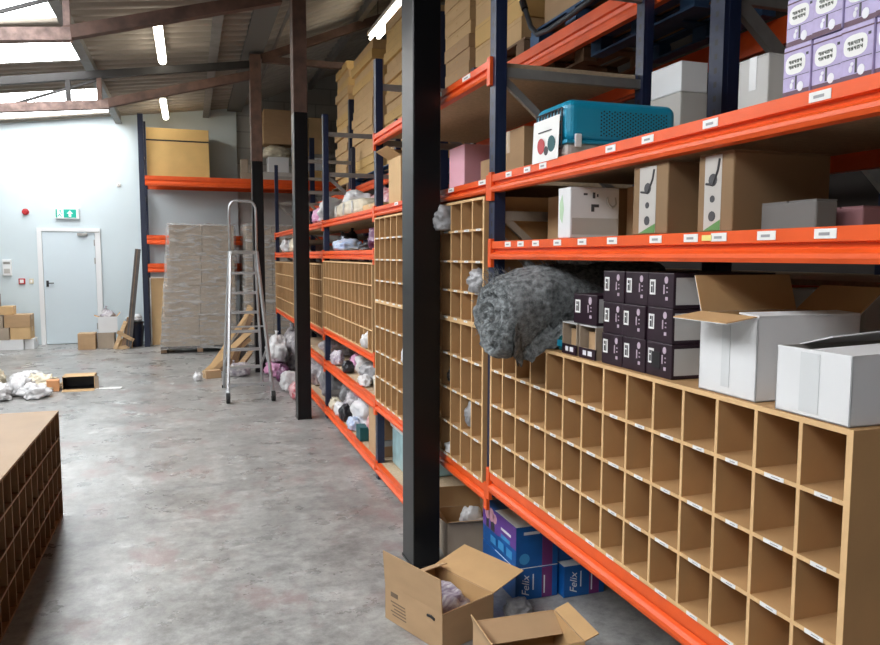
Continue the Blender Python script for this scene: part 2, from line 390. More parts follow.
# far wall door and fittings
d = struct(MB().box((-2.42, YF - .03, .01), (-1.585, YF, 1.985)).build('door_1', mat('door_paint', (.61, .70, .75), .4), bevel=.003))
fr = MB().box((-2.50, YF - .045, 0), (-2.425, YF, 1.99)).box((-1.58, YF - .045, 0), (-1.49, YF, 1.99)).box((-2.50, YF - .045, 1.99), (-1.49, YF, 2.05))
fr.build('door_frame', WPLASTIC, d)
MB().box((-1.86, YF - .075, 1.92), (-1.70, YF - .03, 1.965)).bar((-1.72, YF - .07, 1.975), (-1.50, YF - .06, 1.985), .015, .012).build('door_closer', GALV, d)
MB().box((-2.385, YF - .036, 1.02), (-2.345, YF - .03, 1.13)).tube((-2.365, YF - .03, 1.085), (-2.365, YF - .08, 1.085), .009).tube((-2.365, YF - .075, 1.085), (-2.26, YF - .075, 1.085), .009).build('door_handle', BLACK, d)
for z in (.25, 1.42, 1.74): MB().box((-1.60, YF - .05, z), (-1.58, YF - .03, z + .11)).build('hinge', GALV, d)
t = thing('exit_sign', 'green and white emergency exit sign above the white door', 'sign', (-2.01, YF, 2.21))
MB().box((-.19, -.06, 0), (.19, 0, .19)).build('housing', WPLASTIC, t, bevel=.006)
MB().box((-.175, -.063, .02), (.165, -.06, .165), 0).build('sign_panel', SIGNW, t)
g = MB().box((-.05, -.065, .02), (.15, -.063, .165)).box((-.175, -.065, .02), (-.15, -.063, .165))
g.disc((-.10, -.063, .135), .014, (0, -1, 0)).bar((-.10, -.064, .115), (-.112, -.064, .075), .002, .026, (0, 1, 0)).bar((-.112, -.064, .08), (-.085, -.064, .03), .002, .012).bar((-.112, -.064, .08), (-.14, -.064, .04), .002, .012).bar((-.10, -.064, .11), (-.07, -.064, .085), .002, .01)
g.build('green_pictogram', GREEN, t)
MB().add([(.0, -.067, .09), (.05, -.067, .145), (.10, -.067, .09), (.07, -.067, .09), (.07, -.067, .035), (.03, -.067, .035), (.03, -.067, .09)], [(0, 1, 2, 3, 4, 5, 6)]).build('white_arrow', SIGNW, t)
t = thing('alarm_sounder', 'small dark red round alarm sounder on the white wall', 'alarm', (-2.66, YF + .004, 2.32))
MB().disc((0, 0, 0), .055, (0, -1, 0), 20, .03).build('base', RED, t); MB().disc((0, -.03, 0), .04, (0, -1, 0), 20, .03).build('dome', RED, t, bevel=.008)
t = thing('call_point', 'red and white fire call point beside the door', 'call point', (-2.765, YF + .004, 1.12))
MB().box((-.05, -.04, -.05), (.05, 0, .05)).build('case', RED, t, bevel=.006); MB().box((-.03, -.043, -.03), (.03, -.04, .03)).build('glass_pane', LABEL, t)
t = thing('light_switch', 'small cream switch right of the red call point', 'switch', (-2.62, YF + .004, 1.12))
MB().box((-.035, -.02, -.045), (.035, 0, .045)).build('plate', BAG_C, t, bevel=.004); MB().box((-.012, -.027, -.02), (.012, -.02, .02)).build('rocker', WPLASTIC, t)
t = thing('alarm_keypad', 'narrow white alarm keypad box on the wall left of the door', 'alarm keypad', (-2.98, YF + .004, 1.22))
MB().box((-.07, -.05, 0), (.07, 0, .28)).build('case', WPLASTIC, t, bevel=.008); MB().box((-.045, -.054, .04), (.045, -.05, .12)).build('keypad', GCARD, t); MB().box((-.05, -.056, .2), (.05, -.05, .24)).build('display', GALV, t)
t = thing('door_sensor', 'tiny white sensor on the wall between sign and rack', 'sensor', (-1.16, YF + .004, 2.83))
MB().box((-.035, -.03, -.03), (.035, 0, .03)).build('case', LABEL, t, bevel=.006); MB().disc((0, -.03, 0), .015, (0, -1, 0), 14, .006).build('lens', GCARD, t)

# ------------------------------------------------------------------ pallet racking along the right side
FX = 1.21; RX = 1.93           # front face, rear post plane
PY = [.85, 2.92, 4.99, 7.06, 9.13, 11.2]
rack = thing('pallet_racking', 'long orange and navy racking run holding the pigeonhole units', 'racking', (FX, 2.92, 0))
RO = V((FX, 2.92, 0))
def rpart(mb, name, m, **k): return mb.build(name, m, rack, off=RO, **k)
def post(x, y, h, w=.06, d=.05, par=rack, off=RO, m=PERF, z0=0):
    o = MB().box((0, -w / 2, z0), (d, w / 2, h)).box((d * .3, -w / 2 - .001, z0), (d * .7, -w / 2, h)).build('post', m, par, bevel=.003)
    o.location = V((x, y, 0)) - off
    return o
def frame(y, h, z0=0):
    post(FX + .012, y, h, z0=z0); post(RX, y, h)
    for z in [k for k in (.25, 1.05, 1.75, 2.345, 2.72, 3.08) if z0 < k < h - .1]:
        MB().box((FX + .05, y - .014, z - .02), (RX + .01, y + .014, z + .02)).build('horizontal_brace', GALV, rack, off=RO)
    for z in [k for k in (.3, 1.1, 1.75, 2.32) if z0 < k < h - .5]:
        MB().bar((FX + .06, y + .004, z + .55 if z < 1.7 else z), (RX, y + .004, z if z < 1.7 else z - .55), .022, .03).build('diagonal_brace', GALV, rack, off=RO)
for yy, hh in zip(PY, (3.25, 3.25, 2.9, 2.9, 2.9, 2.9)): frame(yy, hh, .53 if yy == PY[1] else 0)
def beam_profile(z0, z1, x=0., s=1):
    h = z1 - z0
    P = [(.0, z1), (.0, z1 - .40 * h), (.012, z1 - .44 * h), (.014, z1 - .58 * h), (.004, z0 + .36 * h), (-.005, z0 + .27 * h), (-.006, z0 + .14 * h), (-.001, z0), (.035, z0), (.035, z1)]
    return [(x + s * a, b) for a, b in P]
def beam(y0, y1, z0, z1, rear=False, name='shelf_beam'):
    mb = MB(); x = FX if not rear else RX + .055
    mb.prism_y(beam_profile(z0, z1, x, 1 if not rear else -1), y0 + .026, y1 - .026)
    o = rpart(mb, name, ORANGE)
    if not rear:
        for ys in (y0, y1 - .0):
            s = 1 if ys == y0 else -1
            c = MB().box((FX - .004, ys - .004 if s > 0 else ys - .030, z0 - (.035 if z0 > .1 else -.004)), (FX + .013, ys + .030 if s > 0 else ys + .004, z1 + .012)).build('beam_connector', ORANGE, o, off=RO, bevel=.002)
    return o
def deck(y0, y1, z, x1=None):
    rpart(MB().box((FX + .036, y0 + .03, z - .018), (x1 or RX + .02, y1 - .03, z)), 'deck_board', CHIP)
b1, b2, b3, b4, b5 = [(PY[i], PY[i + 1]) for i in range(5)]
BEAMS = {}
for nm, (y0, y1), lv in (('b1', b1, [(.555, .648), (1.566, 1.64), (1.846, 1.918)]),
                         ('b2', b2, [(.50, .575), (1.848, 1.908), (2.325, 2.395)]),
                         ('b3', b3, [(.05, .12), (.495, .57), (.83, .89), (1.55, 1.62), (1.845, 1.905)]),
                         ('b4', b4, [(.05, .12), (.495, .57), (.80, .865), (1.55, 1.62), (1.845, 1.905)]),
                         ('b5', b5, [(.74, .80), (1.55, 1.62), (1.845, 1.905)])):
    for z0, z1 in lv:
        BEAMS[nm, z1] = beam(y0, y1, z0, z1)
        beam(y0, y1, z0, z1, True, 'rear_beam')
        deck(y0, y1, z1 - .001 if z1 != .648 else .648)
beam(3.88, 4.99, .05, .12); beam(3.88, 4.99, .05, .12, True, 'rear_beam'); deck(3.88, 4.99, .119)
post(FX + .012, 3.86, .2); post(RX, 3.86, .2)
def shelf_labels(bm, zc, ys, w=.055, h=.02):
    for yy in ys:
        MB().box((FX - .0015, yy - w / 2, zc - h / 2), (FX - .0002, yy + w / 2, zc + h / 2)).box((FX - .0022, yy - w * .2, zc - h * .18), (FX - .0014, yy + w * .28, zc + h * .12), 1).build('shelf_label', [LABEL, INKS], bm, off=RO)
shelf_labels(BEAMS['b1', 1.64], 1.626, [2.72, 2.60, 2.47, 2.30, 2.13, 1.95, 1.73, 1.58, 1.475, 1.32, 1.16], .055)
MB().box((FX - .003, 1.50, 1.618), (FX - .0003, 1.535, 1.632)).build('yellow_label', mat('label_yellow', (.80, .68, .22), .5), BEAMS['b1', 1.64], off=RO)
shelf_labels(BEAMS['b1', 1.918], 1.902, [2.72, 2.55, 2.42, 1.97, 1.78, 1.52, 1.19, 1.02], .055)
shelf_labels(BEAMS['b2', 2.395], 2.382, [3.2, 3.6], .1)
shelf_labels(BEAMS['b2', 1.908], 1.896, [3.0, 3.4, 4.4], .08)

# second, heavier run behind it
BX = 2.02
rb = thing('pallet_racking', 'heavier racking run standing behind, carrying pallets and tall carton stacks', 'racking', (BX, 2.52, 0))
BO = V((BX, 2.52, 0))
for yy in (-.3, 2.52, 6.02, 9.68, 13.0):
    post(BX, yy, 3.6, .085, .08, rb, BO); post(BX + .95, yy, 3.6, .085, .08, rb, BO)
    for z in (.5, 1.4, 2.62, 3.3): MB().box((BX + .08, yy - .015, z - .03), (BX + .95, yy + .015, z + .03)).build('horizontal_brace', GALV, rb, off=BO)
    for z in (1.4, 2.62): MB().bar((BX + .09, yy, z - .02), (BX + .95, yy, z - .74), .03, .06).build('diagonal_brace', GALV, rb, off=BO)
def bbeam(y0, y1, z0, z1):
    if not 2.2 < z0 < 2.3: MB().prism_y(beam_profile(z0, z1, BX - .02), y0 + .045, y1 - .045).build('shelf_beam', ORANGE, rb, off=BO)
    MB().box((BX + .98, y0 + .045, z0), (BX + 1.02, y1 - .045, z1)).build('rear_beam', ORANGE, rb, off=BO)
for y0, y1, zs in ((-.3, 2.52, (2.36,)), (2.52, 6.02, (2.84, 2.36)), (6.02, 9.68, (2.44,)), (9.68, 13.0, (2.44,))):
    for z1 in zs: bbeam(y0, y1, z1 - (.14 if z1 > 2.5 else .10), z1)
for y0, y1, z in ((-.3, 2.52, 1.5), (2.52, 6.02, 1.5)):
    MB().box((BX + .02, y0 + .05, z - .02), (BX + .98, y1 - .05, z)).build('deck_board', CHIP, rb, off=BO)
    bbeam(y0, y1, z - .12, z - .02)

# ------------------------------------------------------------------ pigeonhole units
def pigeonholes(label, x0, y0, y1, z0, z1, nc, nr, depth, m=MDF, edge=MDF_LIT_EDGE, face=-1, labels=None, t=.0095, group=None, top_m=None, lm=LABEL):
    """open face at x0, cells receding in the direction -face"""
    th = thing('pigeonhole_unit', label, 'pigeonhole unit', (x0, y0, z0), 0, group)
    W, Hh = y1 - y0, z1 - z0; dx = -face * depth
    def bx(a, b): return MB().box((min(a[0], b[0]), a[1], a[2]), (max(a[0], b[0]), b[1], b[2]))
    def fe(mb, a, b):   # front edge, a thin strip painted paler as if lit
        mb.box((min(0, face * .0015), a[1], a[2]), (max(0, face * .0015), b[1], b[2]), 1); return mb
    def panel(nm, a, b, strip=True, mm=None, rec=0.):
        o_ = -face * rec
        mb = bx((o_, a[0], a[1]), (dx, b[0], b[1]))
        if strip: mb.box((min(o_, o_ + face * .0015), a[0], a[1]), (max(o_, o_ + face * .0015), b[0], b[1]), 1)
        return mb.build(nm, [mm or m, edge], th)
    panel('side_panel', (0, 0), (t * 1.6, Hh)); panel('side_panel', (W - t * 1.6, 0), (W, Hh))
    e_ = t * 1.6 + .0002
    panel('top_panel', (e_, Hh - t * 1.2), (W - e_, Hh), mm=top_m); base = panel('base_panel', (e_, 0), (W - e_, t * 1.2))
    bx((dx, 0, 0), (dx * 1.02, W, Hh)).build('back_panel', [m], th)
    cw = W / nc; rh = Hh / nr
    for c in range(1, nc): panel('divider', (c * cw - t / 2, t * 1.21), (c * cw + t / 2, Hh - t * 1.21), rec=.0008)
    for r in range(0, nr):
        if r: sh = panel('shelf', (e_, r * rh - t / 2), (W - e_, r * rh + t / 2))
        par = sh if r else base
        for c in (labels or ()):
            w = cw * random.uniform(.30, .46); yc = (c + .5) * cw + random.uniform(-.05, .05) * cw; zc = r * rh + (t * .6 if r == 0 else 0)
            mb = MB().box((min(face * .003, face * .0016), yc - w / 2, zc - t * .5), (max(face * .003, face * .0016), yc + w / 2, zc + t * .5), 0)
            mb.box((min(face * .0036, face * .003), yc - w * .3, zc - t * .10), (max(face * .0036, face * .003), yc + w * .12, zc + t * .10), 1)
            mb.build('shelf_label', [lm, INKS], par)
    return th
U1Z = 1.245

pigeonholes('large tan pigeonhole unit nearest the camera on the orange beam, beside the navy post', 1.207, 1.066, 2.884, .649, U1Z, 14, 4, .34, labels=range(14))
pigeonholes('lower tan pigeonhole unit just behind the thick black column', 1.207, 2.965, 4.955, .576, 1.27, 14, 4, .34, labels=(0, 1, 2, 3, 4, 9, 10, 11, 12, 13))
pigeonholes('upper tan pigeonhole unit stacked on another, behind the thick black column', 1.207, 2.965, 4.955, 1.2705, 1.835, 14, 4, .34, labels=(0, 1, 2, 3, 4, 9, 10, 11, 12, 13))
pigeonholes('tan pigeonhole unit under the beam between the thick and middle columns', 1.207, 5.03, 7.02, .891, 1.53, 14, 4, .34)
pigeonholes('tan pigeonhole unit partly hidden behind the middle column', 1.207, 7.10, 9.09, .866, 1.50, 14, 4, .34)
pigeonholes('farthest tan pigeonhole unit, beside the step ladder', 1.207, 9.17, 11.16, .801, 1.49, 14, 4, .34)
pigeonholes('dark brown pigeonhole unit standing alone on the floor at the left', -.772, 2.05, 4.885, 0.003, .645, 20, 4, .62, MDF_DARK, mat('mdf_dark_lit_edge', (.36, .22, .11), .65), 1, top_m=mat('mdf_unit_top', (.255, .165, .088), .6, var=.1, scale=4))  # edge strip lightened as if lit; top panel has its own brown tone

# ------------------------------------------------------------------ cartons
def carton(label, loc, size, rz=0, m=CARD, tape=TAPE, name='carton', group=None, bev=.004, seam=True, axis=0):
    """closed carton: body, lid flaps meeting in a seam, tape strip. origin at base centre"""
    w, d, h = size
    t = thing(name, label, 'box', loc, rz, group)
    MB().box((-w / 2, -d / 2, 0), (w / 2, d / 2, h - .003)).build('body', m, t, bevel=bev)
    g = .0025
    fl = MB()
    if axis == 0:
        fl.box((-w / 2 + .001, -d / 2 + .001, h - .0035), (w / 2 - .001, -g, h)).box((-w / 2 + .001, g, h - .0035), (w / 2 - .001, d / 2 - .001, h))
        fl.build('top_flap', m, t)
        if tape:
            tw = min(.025, d * .12)
            MB().box((-w / 2 - .0008, -tw, h), (w / 2 + .0008, tw, h + .0006)).box((-w / 2 - .0012, -tw, h * .62), (-w / 2 - .0002, tw, h)).box((w / 2 + .0002, -tw, h * .62), (w / 2 + .0012, tw, h)).build('tape_strip', tape, t)
    else:
        fl.box((-w / 2 + .001, -d / 2 + .001, h - .0035), (-g, d / 2 - .001, h)).box((g, -d / 2 + .001, h - .0035), (w / 2 - .001, d / 2 - .001, h))
        fl.build('top_flap', m, t)
        if tape:
            tw = min(.025, w * .12)
            MB().box((-tw, -d / 2 - .0008, h), (tw, d / 2 + .0008, h + .0006)).box((-tw, -d / 2 - .0012, h * .62), (tw, -d / 2 - .0002, h)).box((-tw, d / 2 + .0002, h * .62), (tw, d / 2 + .0012, h)).build('tape_strip', tape, t)
    return t
def open_carton(label, loc, size, rz, flaps, m=CARD, inm=None, name='open_carton', t=.005, group=None):
    """flaps: dict side-> (angle from horizontal-outward in degrees, length); sides -x +x -y +y"""
    w, d, h = size; inm = inm or m
    th = thing(name, label, 'box', loc, rz, group)
    mb = MB()
    mb.box((-w / 2, -d / 2, 0), (w / 2, d / 2, t))
    mb.box((-w / 2, -d / 2, 0), (-w / 2 + t, d / 2, h)).box((w / 2 - t, -d / 2, 0), (w / 2, d / 2, h))
    mb.box((-w / 2, -d / 2, 0), (w / 2, -d / 2 + t, h)).box((-w / 2, d / 2 - t, 0), (w / 2, d / 2, h))
    i = MB(); e = .0006
    i.box((-w / 2 + t, -d / 2 + t, t), (w / 2 - t, d / 2 - t, t + e))
    i.box((-w / 2 + t, -d / 2 + t, t), (-w / 2 + t + e, d / 2 - t, h)).box((w / 2 - t - e, -d / 2 + t, t), (w / 2 - t, d / 2 - t, h))
    i.box((-w / 2 + t, -d / 2 + t, t), (w / 2 - t, -d / 2 + t + e, h)).box((-w / 2 + t, d / 2 - t - e, t), (w / 2 - t, d / 2 - t, h))
    mb.build('body', m, th, bevel=.002); i.build('lining', inm, th)
    for s, (ang, L, ins) in flaps.items():
        a = math.radians(ang); c, sn = math.cos(a) * L, math.sin(a) * L
        if s == '-x': q = [(-w / 2, d / 2 - ins, h), (-w / 2, -d / 2 + ins, h), (-w / 2 - c, -d / 2 + ins, h + sn), (-w / 2 - c, d / 2 - ins, h + sn)]
        if s == '+x': q = [(w / 2, -d / 2 + ins, h), (w / 2, d / 2 - ins, h), (w / 2 + c, d / 2 - ins, h + sn), (w / 2 + c, -d / 2 + ins, h + sn)]
        if s == '-y': q = [(-w / 2 + ins, -d / 2, h), (w / 2 - ins, -d / 2, h), (w / 2 - ins, -d / 2 - c, h + sn), (-w / 2 + ins, -d / 2 - c, h + sn)]
        if s == '+y': q = [(w / 2 - ins, d / 2, h), (-w / 2 + ins, d / 2, h), (-w / 2 + ins, d / 2 + c, h + sn), (w / 2 - ins, d / 2 + c, h + sn)]
        f = MB().slab(*q, t * .3, 1); f.slab(*q, -t * .5, 0)
        f.build('flap', [inm, m], th)
    return th
def bag(label, loc, size, m, rz=0, name='plastic_bag', cat='bag', rough=.28, seed=0, group=None, flat=.2, tie=True, sub=4):
    """crumpled soft bag resting on its base; part: gathered neck"""
    t = thing(name, label, cat, loc, rz, group) if tie else None
    bm = bmesh.new(); bmesh.ops.create_icosphere(bm, subdivisions=sub, radius=1)
    sd = V((seed * 3.1, seed * 1.7, seed * .9))
    for v in bm.verts:
        p = v.co.copy(); n = noise.fractal(p * 1.9 + sd, .8, 2.2, 5) ; r = noise.ridged_multi_fractal(p * 3.4 + sd, .8, 2.3, 5, 1, 2) * .22
        q = p * (1 + rough * n + rough * 1.5 * (r - .25))
        q.x = math.copysign(abs(q.x) ** .8, q.x); q.y = math.copysign(abs(q.y) ** .8, q.y)
        if q.z < -.55: q.z = -.55 + (q.z + .55) * flat
        v.co = V((q.x * size[0] / 2, q.y * size[1] / 2, (q.z + .6) * size[2] / 1.6))
    zm = min(v.co.z for v in bm.verts)
    for v in bm.verts: v.co.z -= zm
    zt = max((v.co.z, v.co.x, v.co.y) for v in bm.verts)
    me = bpy.data.meshes.new('body'); bm.to_mesh(me); bm.free(); me.materials.append(m)
    for p in me.polygons: p.use_smooth = True
    o = bpy.data.objects.new('body' if tie else name, me); COL.objects.link(o)
    if not tie:
        o.location = loc; o.rotation_euler = (0, 0, rz); tag(o, label, cat, group); return o
    o.parent = t
    if tie:
        s = min(size) * .16; k = MB(); z, x, y = zt; z -= s * .35
        k.path([(x, y, z - s * .2), (x + s * .1, y, z + s * .5), (x + s * .25, y + s * .1, z + s * 1.3)], [s * .75, s * .3, s * .7], 9)
        k.build('gathered_neck', m, t, smooth=True)
    return t

# --- on the pigeonhole unit nearest the camera
Z1 = U1Z + .001
def shoe_box(label, loc, size, group, white=False, lm=True, hole=False):
    w, d, h = size      # w along x (depth), d along y (front width)
    t = thing('plum_box', label, 'box', loc, 0, group)
    MB().box((0, -d / 2, 0), (w, d / 2, h)).build('body', DPURP, t, bevel=.002)
    MB().box((.008, -d / 2 - .0008, .010), (w, -d / 2 - .0001, h - .012)).build('side_panel', LGREY, t)['label'] = 'pale grey side panel'
    if lm:
        MB().box((-.0008, d * .20, h * .36), (-.0001, d * .42, h * .80)).box((-.0014, d * .25, h * .42), (-.0008, d * .29, h * .74), 1).box((-.0014, d * .31, h * .42), (-.0008, d * .37, h * .60), 1).box((-.0014, d * .31, h * .64), (-.0008, d * .37, h * .74), 1).build('front_label', [LABEL, INK], t)
        k = MB(); yy = -d * .22
        k.disc((0, yy, h * .80), d * .085, (-1, 0, 0), 14, .0008, 0, .8)
        k.box((-.0008, yy + d * .06, h * .40), (0, yy + d * .10, h * .66)).box((-.0008, yy - d * .06, h * .56), (0, yy - d * .01, h * .60)).box((-.0008, yy - d * .06, h * .44), (0, yy - d * .01, h * .48)).box((-.0008, yy - d * .07, h * .22), (0, yy + d * .02, h * .32))
        k.build('front_print', mat('print_mauve', (.52, .42, .50), .6) if 'print_mauve' not in MATS else MATS['print_mauve'], t)
    if hole: MB().box((-.001, -d * .05, h * .25), (0, d * .28, h * .72)).build('dark_window', BLACK, t)
    return t
ys0, sw, sh = 1.665, .119, .0955
for r in range(3):
    for c in range(3):
        yc = 2.022 - sw * (c + .5) + random.uniform(-.003, .003)
        shoe_box('dark plum printed box, %s layer, %s in its row beside the white carton' % (('bottom', 'middle', 'top')[r], ('farthest', 'central', 'nearest')[c]),
                 (1.225 + random.uniform(-.004, .004), yc, Z1 + r * (sh + .001)), (.34, sw - .003, sh), 'plum boxes stacked in threes', hole=(r == 0 and c == 2))
for k, (yc, wd) in enumerate(((2.225, .10), (2.105, .105))):
    t = thing('display_tray', 'cut-open brown display tray with plum foot, %s' % ('under the roll of wool' if k == 0 else 'under the single plum box'), 'tray', (1.222, yc, Z1), 0, 'open display trays')
    d2 = wd / 2; h = .105
    MB().box((0, -d2, 0), (.30, d2, .004)).box((0, -d2, 0), (.004, d2, .034)).box((0, -d2, .004), (.30, -d2 + .004, h)).box((0, d2 - .004, .004), (.30, d2, h)).box((.296, -d2, 0), (.30, d2, h)).build('body', CARD4, t)
    MB().box((-.001, -d2, 0), (0, d2, .034)).box((-.0016, -d2 * .6, .010), (-.001, -d2 * .1, .026), 1).box((-.0016, d2 * .1, .010), (-.001, d2 * .5, .026), 1).build('printed_foot', [DPURP, INKW], t)
    MB().box((.03, -d2 + .01, .004), (.28, d2 - .01, .085)).build('inner_pack', CARD, t)
    MB().box((-.0, -d2, h), (.30, d2, h + .004)).build('white_rim', LGREY, t)
shoe_box('single dark plum box lying on the open brown display trays', (1.228, 2.135, Z1 + .1105), (.30, .15, .098), 'plum boxes stacked in threes')

# white open cartons
t = open_carton('larger white carton with brown open flaps, beside the plum boxes', (1.372, 1.445, Z1), (.305, .20, .195), 0,
            {'-x': (-8, .085, .004), '+y': (72, .095, .002), '+x': (38, .10, .002)}, WCARD, CARD_IN)
MB().box((-.1540, -.012, .02), (-.1527, .016, .19)).build('tape_strip', WTAPE, t)
MB().slab((-.15, -.10, .195), (.15, -.10, .195), (.15, -.03, .198), (-.15, -.035, .199), .004).build('flap', WCARD, t)['label'] = 'white folded-in flap'
t = open_carton('smaller white carton with lifted lid at the right edge, overhanging the pigeonholes', (1.375, 1.180, Z1), (.325, .195, .142), 0, {}, WCARD, GCARD)
MB().slab((-.16, -.0975, .142), (-.16, .01, .142), (.16, .01, .152), (.16, -.0975, .150), .003).build('flap', WCARD, t)
MB().slab((-.10, .098, .143), (.163, .098, .143), (.163, .0, .185), (-.08, .03, .165), .003).build('flap', WCARD, t)
MB().box((-.1640, -.02, .01), (-.1627, .03, .135)).build('tape_strip', WTAPE, t)

# grey wool roll
def wool():
    t = thing('wool_roll', 'thick roll of grey wool insulation jutting out over the pigeonholes', 'wool roll', (1.05, 2.50, Z1))
    bm = bmesh.new(); NA, NX = 110, 60; ry, rz, L = .180, .152, .68
    def disp(p, a=.011): return a * noise.fractal(p * 7, .9, 2.1, 4) + a * .45 * noise.noise(p * 46)
    rings = []
    for i in range(NX + 1):
        x = L * i / NX; ring = []
        for j in range(NA):
            a = 2 * PI * j / NA; s = 1 + .05 * math.sin(3 * a + 4 * x)
            s *= 1 - .10 * max(0, (.05 - x) / .05) ** 2
            cy, cz = math.cos(a) * ry * s, math.sin(a) * rz * s
            sag = -.045 * max(0, .16 - x) / .16
            p = V((x, cy, cz + rz + sag)); q = p * 1.0
            dd = disp(p); n = V((0, math.cos(a), math.sin(a)))
            q += n * dd; q.z = max(q.z, .002 if x > .165 else -.06)
            ring.append(bm.verts.new(q))
        rings.append(ring)
    for i in range(NX):
        for j in range(NA): bm.faces.new((rings[i][j], rings[i][(j + 1) % NA], rings[i + 1][(j + 1) % NA], rings[i + 1][j]))
    # spiral end face
    prev = rings[0]; K = 16
    for k in range(1, K + 1):
        f = 1 - k / K; ring = []
        for j in range(NA):
            a = 2 * PI * j / NA; v = rings[0][j].co; c = V((0, 0, rz - .045))
            p = c + (v - c) * max(f, .02)
            ph = (f * 3.2 + a / (2 * PI)) % 1
            p.x = .012 * math.sin(ph * 2 * PI) * (1 if f < .95 else .3) + disp(p * 1.7, .014) - .012 * (1 - f)
            ring.append(bm.verts.new(p))
        for j in range(NA): bm.faces.new((prev[j], ring[j], ring[(j + 1) % NA], prev[(j + 1) % NA]))
        prev = ring
    bm.faces.new(prev); bm.faces.new(rings[-1][::-1])
    bmesh.ops.recalc_face_normals(bm, faces=bm.faces)
    me = bpy.data.meshes.new('roll_body'); bm.to_mesh(me); bm.free()
    W = mat('grey_wool', (.20, .215, .22), .95, spec=.1, var=.55, scale=55, bump=.8, bscale=190)
    me.materials.append(W)
    for p in me.polygons: p.use_smooth = True
    o = bpy.data.objects.new('roll_body', me); COL.objects.link(o); o.parent = t
    # loose hanging edge of the sheet
    mb = MB(); N = 26; 
    for k in range(2):
        o0 = len(mb.v)
        for i in range(N + 1):
            u = i / N
            for j in range(13):
                w = j / 12
                x = .02 + .20 * u; y = -.17 + .05 * math.sin(u * 4) + .03 * w; z = .11 - .14 * w * (1 - .6 * abs(u - .25)) - .02 + .012 * math.sin(u * 23)
                p = V((x, y, z)); p += V((0, -.012 if k else .012, 0)); p += V((disp(p * 1.3, .012), disp(p * 1.9, .016), disp(p + V((4, 2, 1)), .014)))
                if p.x > .155: p.z = max(p.z, .003)
                mb.v.append(p)
        for i in range(N):
            for j in range(12):
                mb.f.append([o0 + i * 13 + j, o0 + (i + 1) * 13 + j, o0 + (i + 1) * 13 + j + 1, o0 + i * 13 + j + 1]); mb.m.append(0)
    mb.build('loose_edge', W, t, smooth=True)
    # stray fibres
    fb = MB(); rnd = random.Random(5)
    for i in range(1500):
        a = rnd.uniform(0, 2 * PI); x = rnd.uniform(.0, .5) if i % 3 else rnd.uniform(-.01, .02)
        rr = 1.0 if i % 3 else rnd.uniform(.1, 1)
        p = V((x, math.cos(a) * ry * rr, math.sin(a) * rz * rr + rz - .03 * (x < .16)))
        if p.z < .03: continue
        dirn = V((rnd.uniform(-.8, .3), math.cos(a) * .7 + rnd.uniform(-.5, .5), math.sin(a) * .7 + rnd.uniform(-.5, .5))).normalized()
        s = rnd.uniform(.012, .03); side = dirn.cross(V((rnd.random(), rnd.random(), 1))).normalized() * s * .5
        fb.path([p - dirn * .006, p + dirn * s * .5 + side * .4, p + dirn * s + side], .0008, 3)
    fo = fb.build('stray_fibres', W, t); fo['kind'] = 'stuff'
    return t
wool()
t = thing('teal_pack', 'dark teal pack squashed under the grey wool roll', 'pack', (1.50, 2.283, Z1))
# sits beneath the near side of the roll
MB().box((-.27, -.0, 0), (.12, .045, .055)).build('body', TEALD, t, bevel=.012); MB().box((-.2725, .005, .018), (-.27, .040, .04)).build('end_seal', TEAL, t)

# --- tier between the two long beams (base 1.64)
ZB = 1.641
t = carton('white printed carton with green marks, at the left of the lower open tier', (1.320, 2.285, ZB), (.19, .088, .172), 0, WCARD, None)
pr = MB(); yy = -.0445
pr.box((-.045, yy - .0006, .145), (-.03, yy, .152)).box((-.01, yy - .0006, .135), (.0, yy, .155)).box((.006, yy - .0006, .14), (.012, yy, .15))
pr.build('dark_print', INK, t)
MB().box((-.015, yy - .0006, .105), (.015, yy, .115)).box((-.015, yy - .0006, .09), (-.003, yy, .105)).build('corner_print', INK, t)
MB().box((-.088, yy - .0004, .012), (.09, yy, .068)).build('pale_panel', GCARD, t)
g = MB().path([(.045, yy - .001, .14), (.05, yy - .001, .118), (.065, yy - .001, .105), (.075, yy - .001, .11)], .004, 6).path([(.078, yy - .001, .14), (.082, yy - .001, .12), (.075, yy - .001, .108)], .003, 6)
g.build('leaf_print', GCARD, t)
MB().add([(-.0956, .01, .05), (-.0956, .028, .07), (-.0956, .032, .12), (-.0956, .012, .15), (-.0956, .0, .10)], [(0, 1, 2, 3, 4)]).build('green_print', mat('print_pale_green', (.45, .62, .42), .6), t)
def picture_carton(label, loc, size):
    t = carton(label, loc, size, 0, CARD_SHADED, None); w, d, h = size; x = -w / 2
    MB().box((x - .0008, -d * .18, .004), (x - .0001, d * .30, h - .006)).build('white_panel', GCARD, t)
    k = MB().path([(x - .001, .25 * d, h * .62), (x - .001, .05 * d, h * .60), (x - .001, -.08 * d, h * .78), (x - .001, -.12 * d, h * .92)], .0035, 6)
    k.disc((x - .0004, .06 * d, h * .66), .016, (-1, 0, 0), 12, .0014).disc((x - .0004, .06 * d, h * .42), .009, (-1, 0, 0), 12, .0014).disc((x - .0004, .06 * d, h * .20), .013, (-1, 0, 0), 12, .0014)
    k.build('leafy_print', INK, t)
    MB().add([(x - .0016, -d * .18, .004), (x - .0016, d * .30, .004), (x - .0016, -d * .18, .03)], [(0, 1, 2)]).build('green_corner', INKG, t)
    return t
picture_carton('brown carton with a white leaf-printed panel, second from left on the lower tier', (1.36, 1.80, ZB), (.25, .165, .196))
picture_carton('brown carton with a white leaf-printed panel, beside the shaded grey carton', (1.40, 1.545, ZB), (.30, .13, .196))
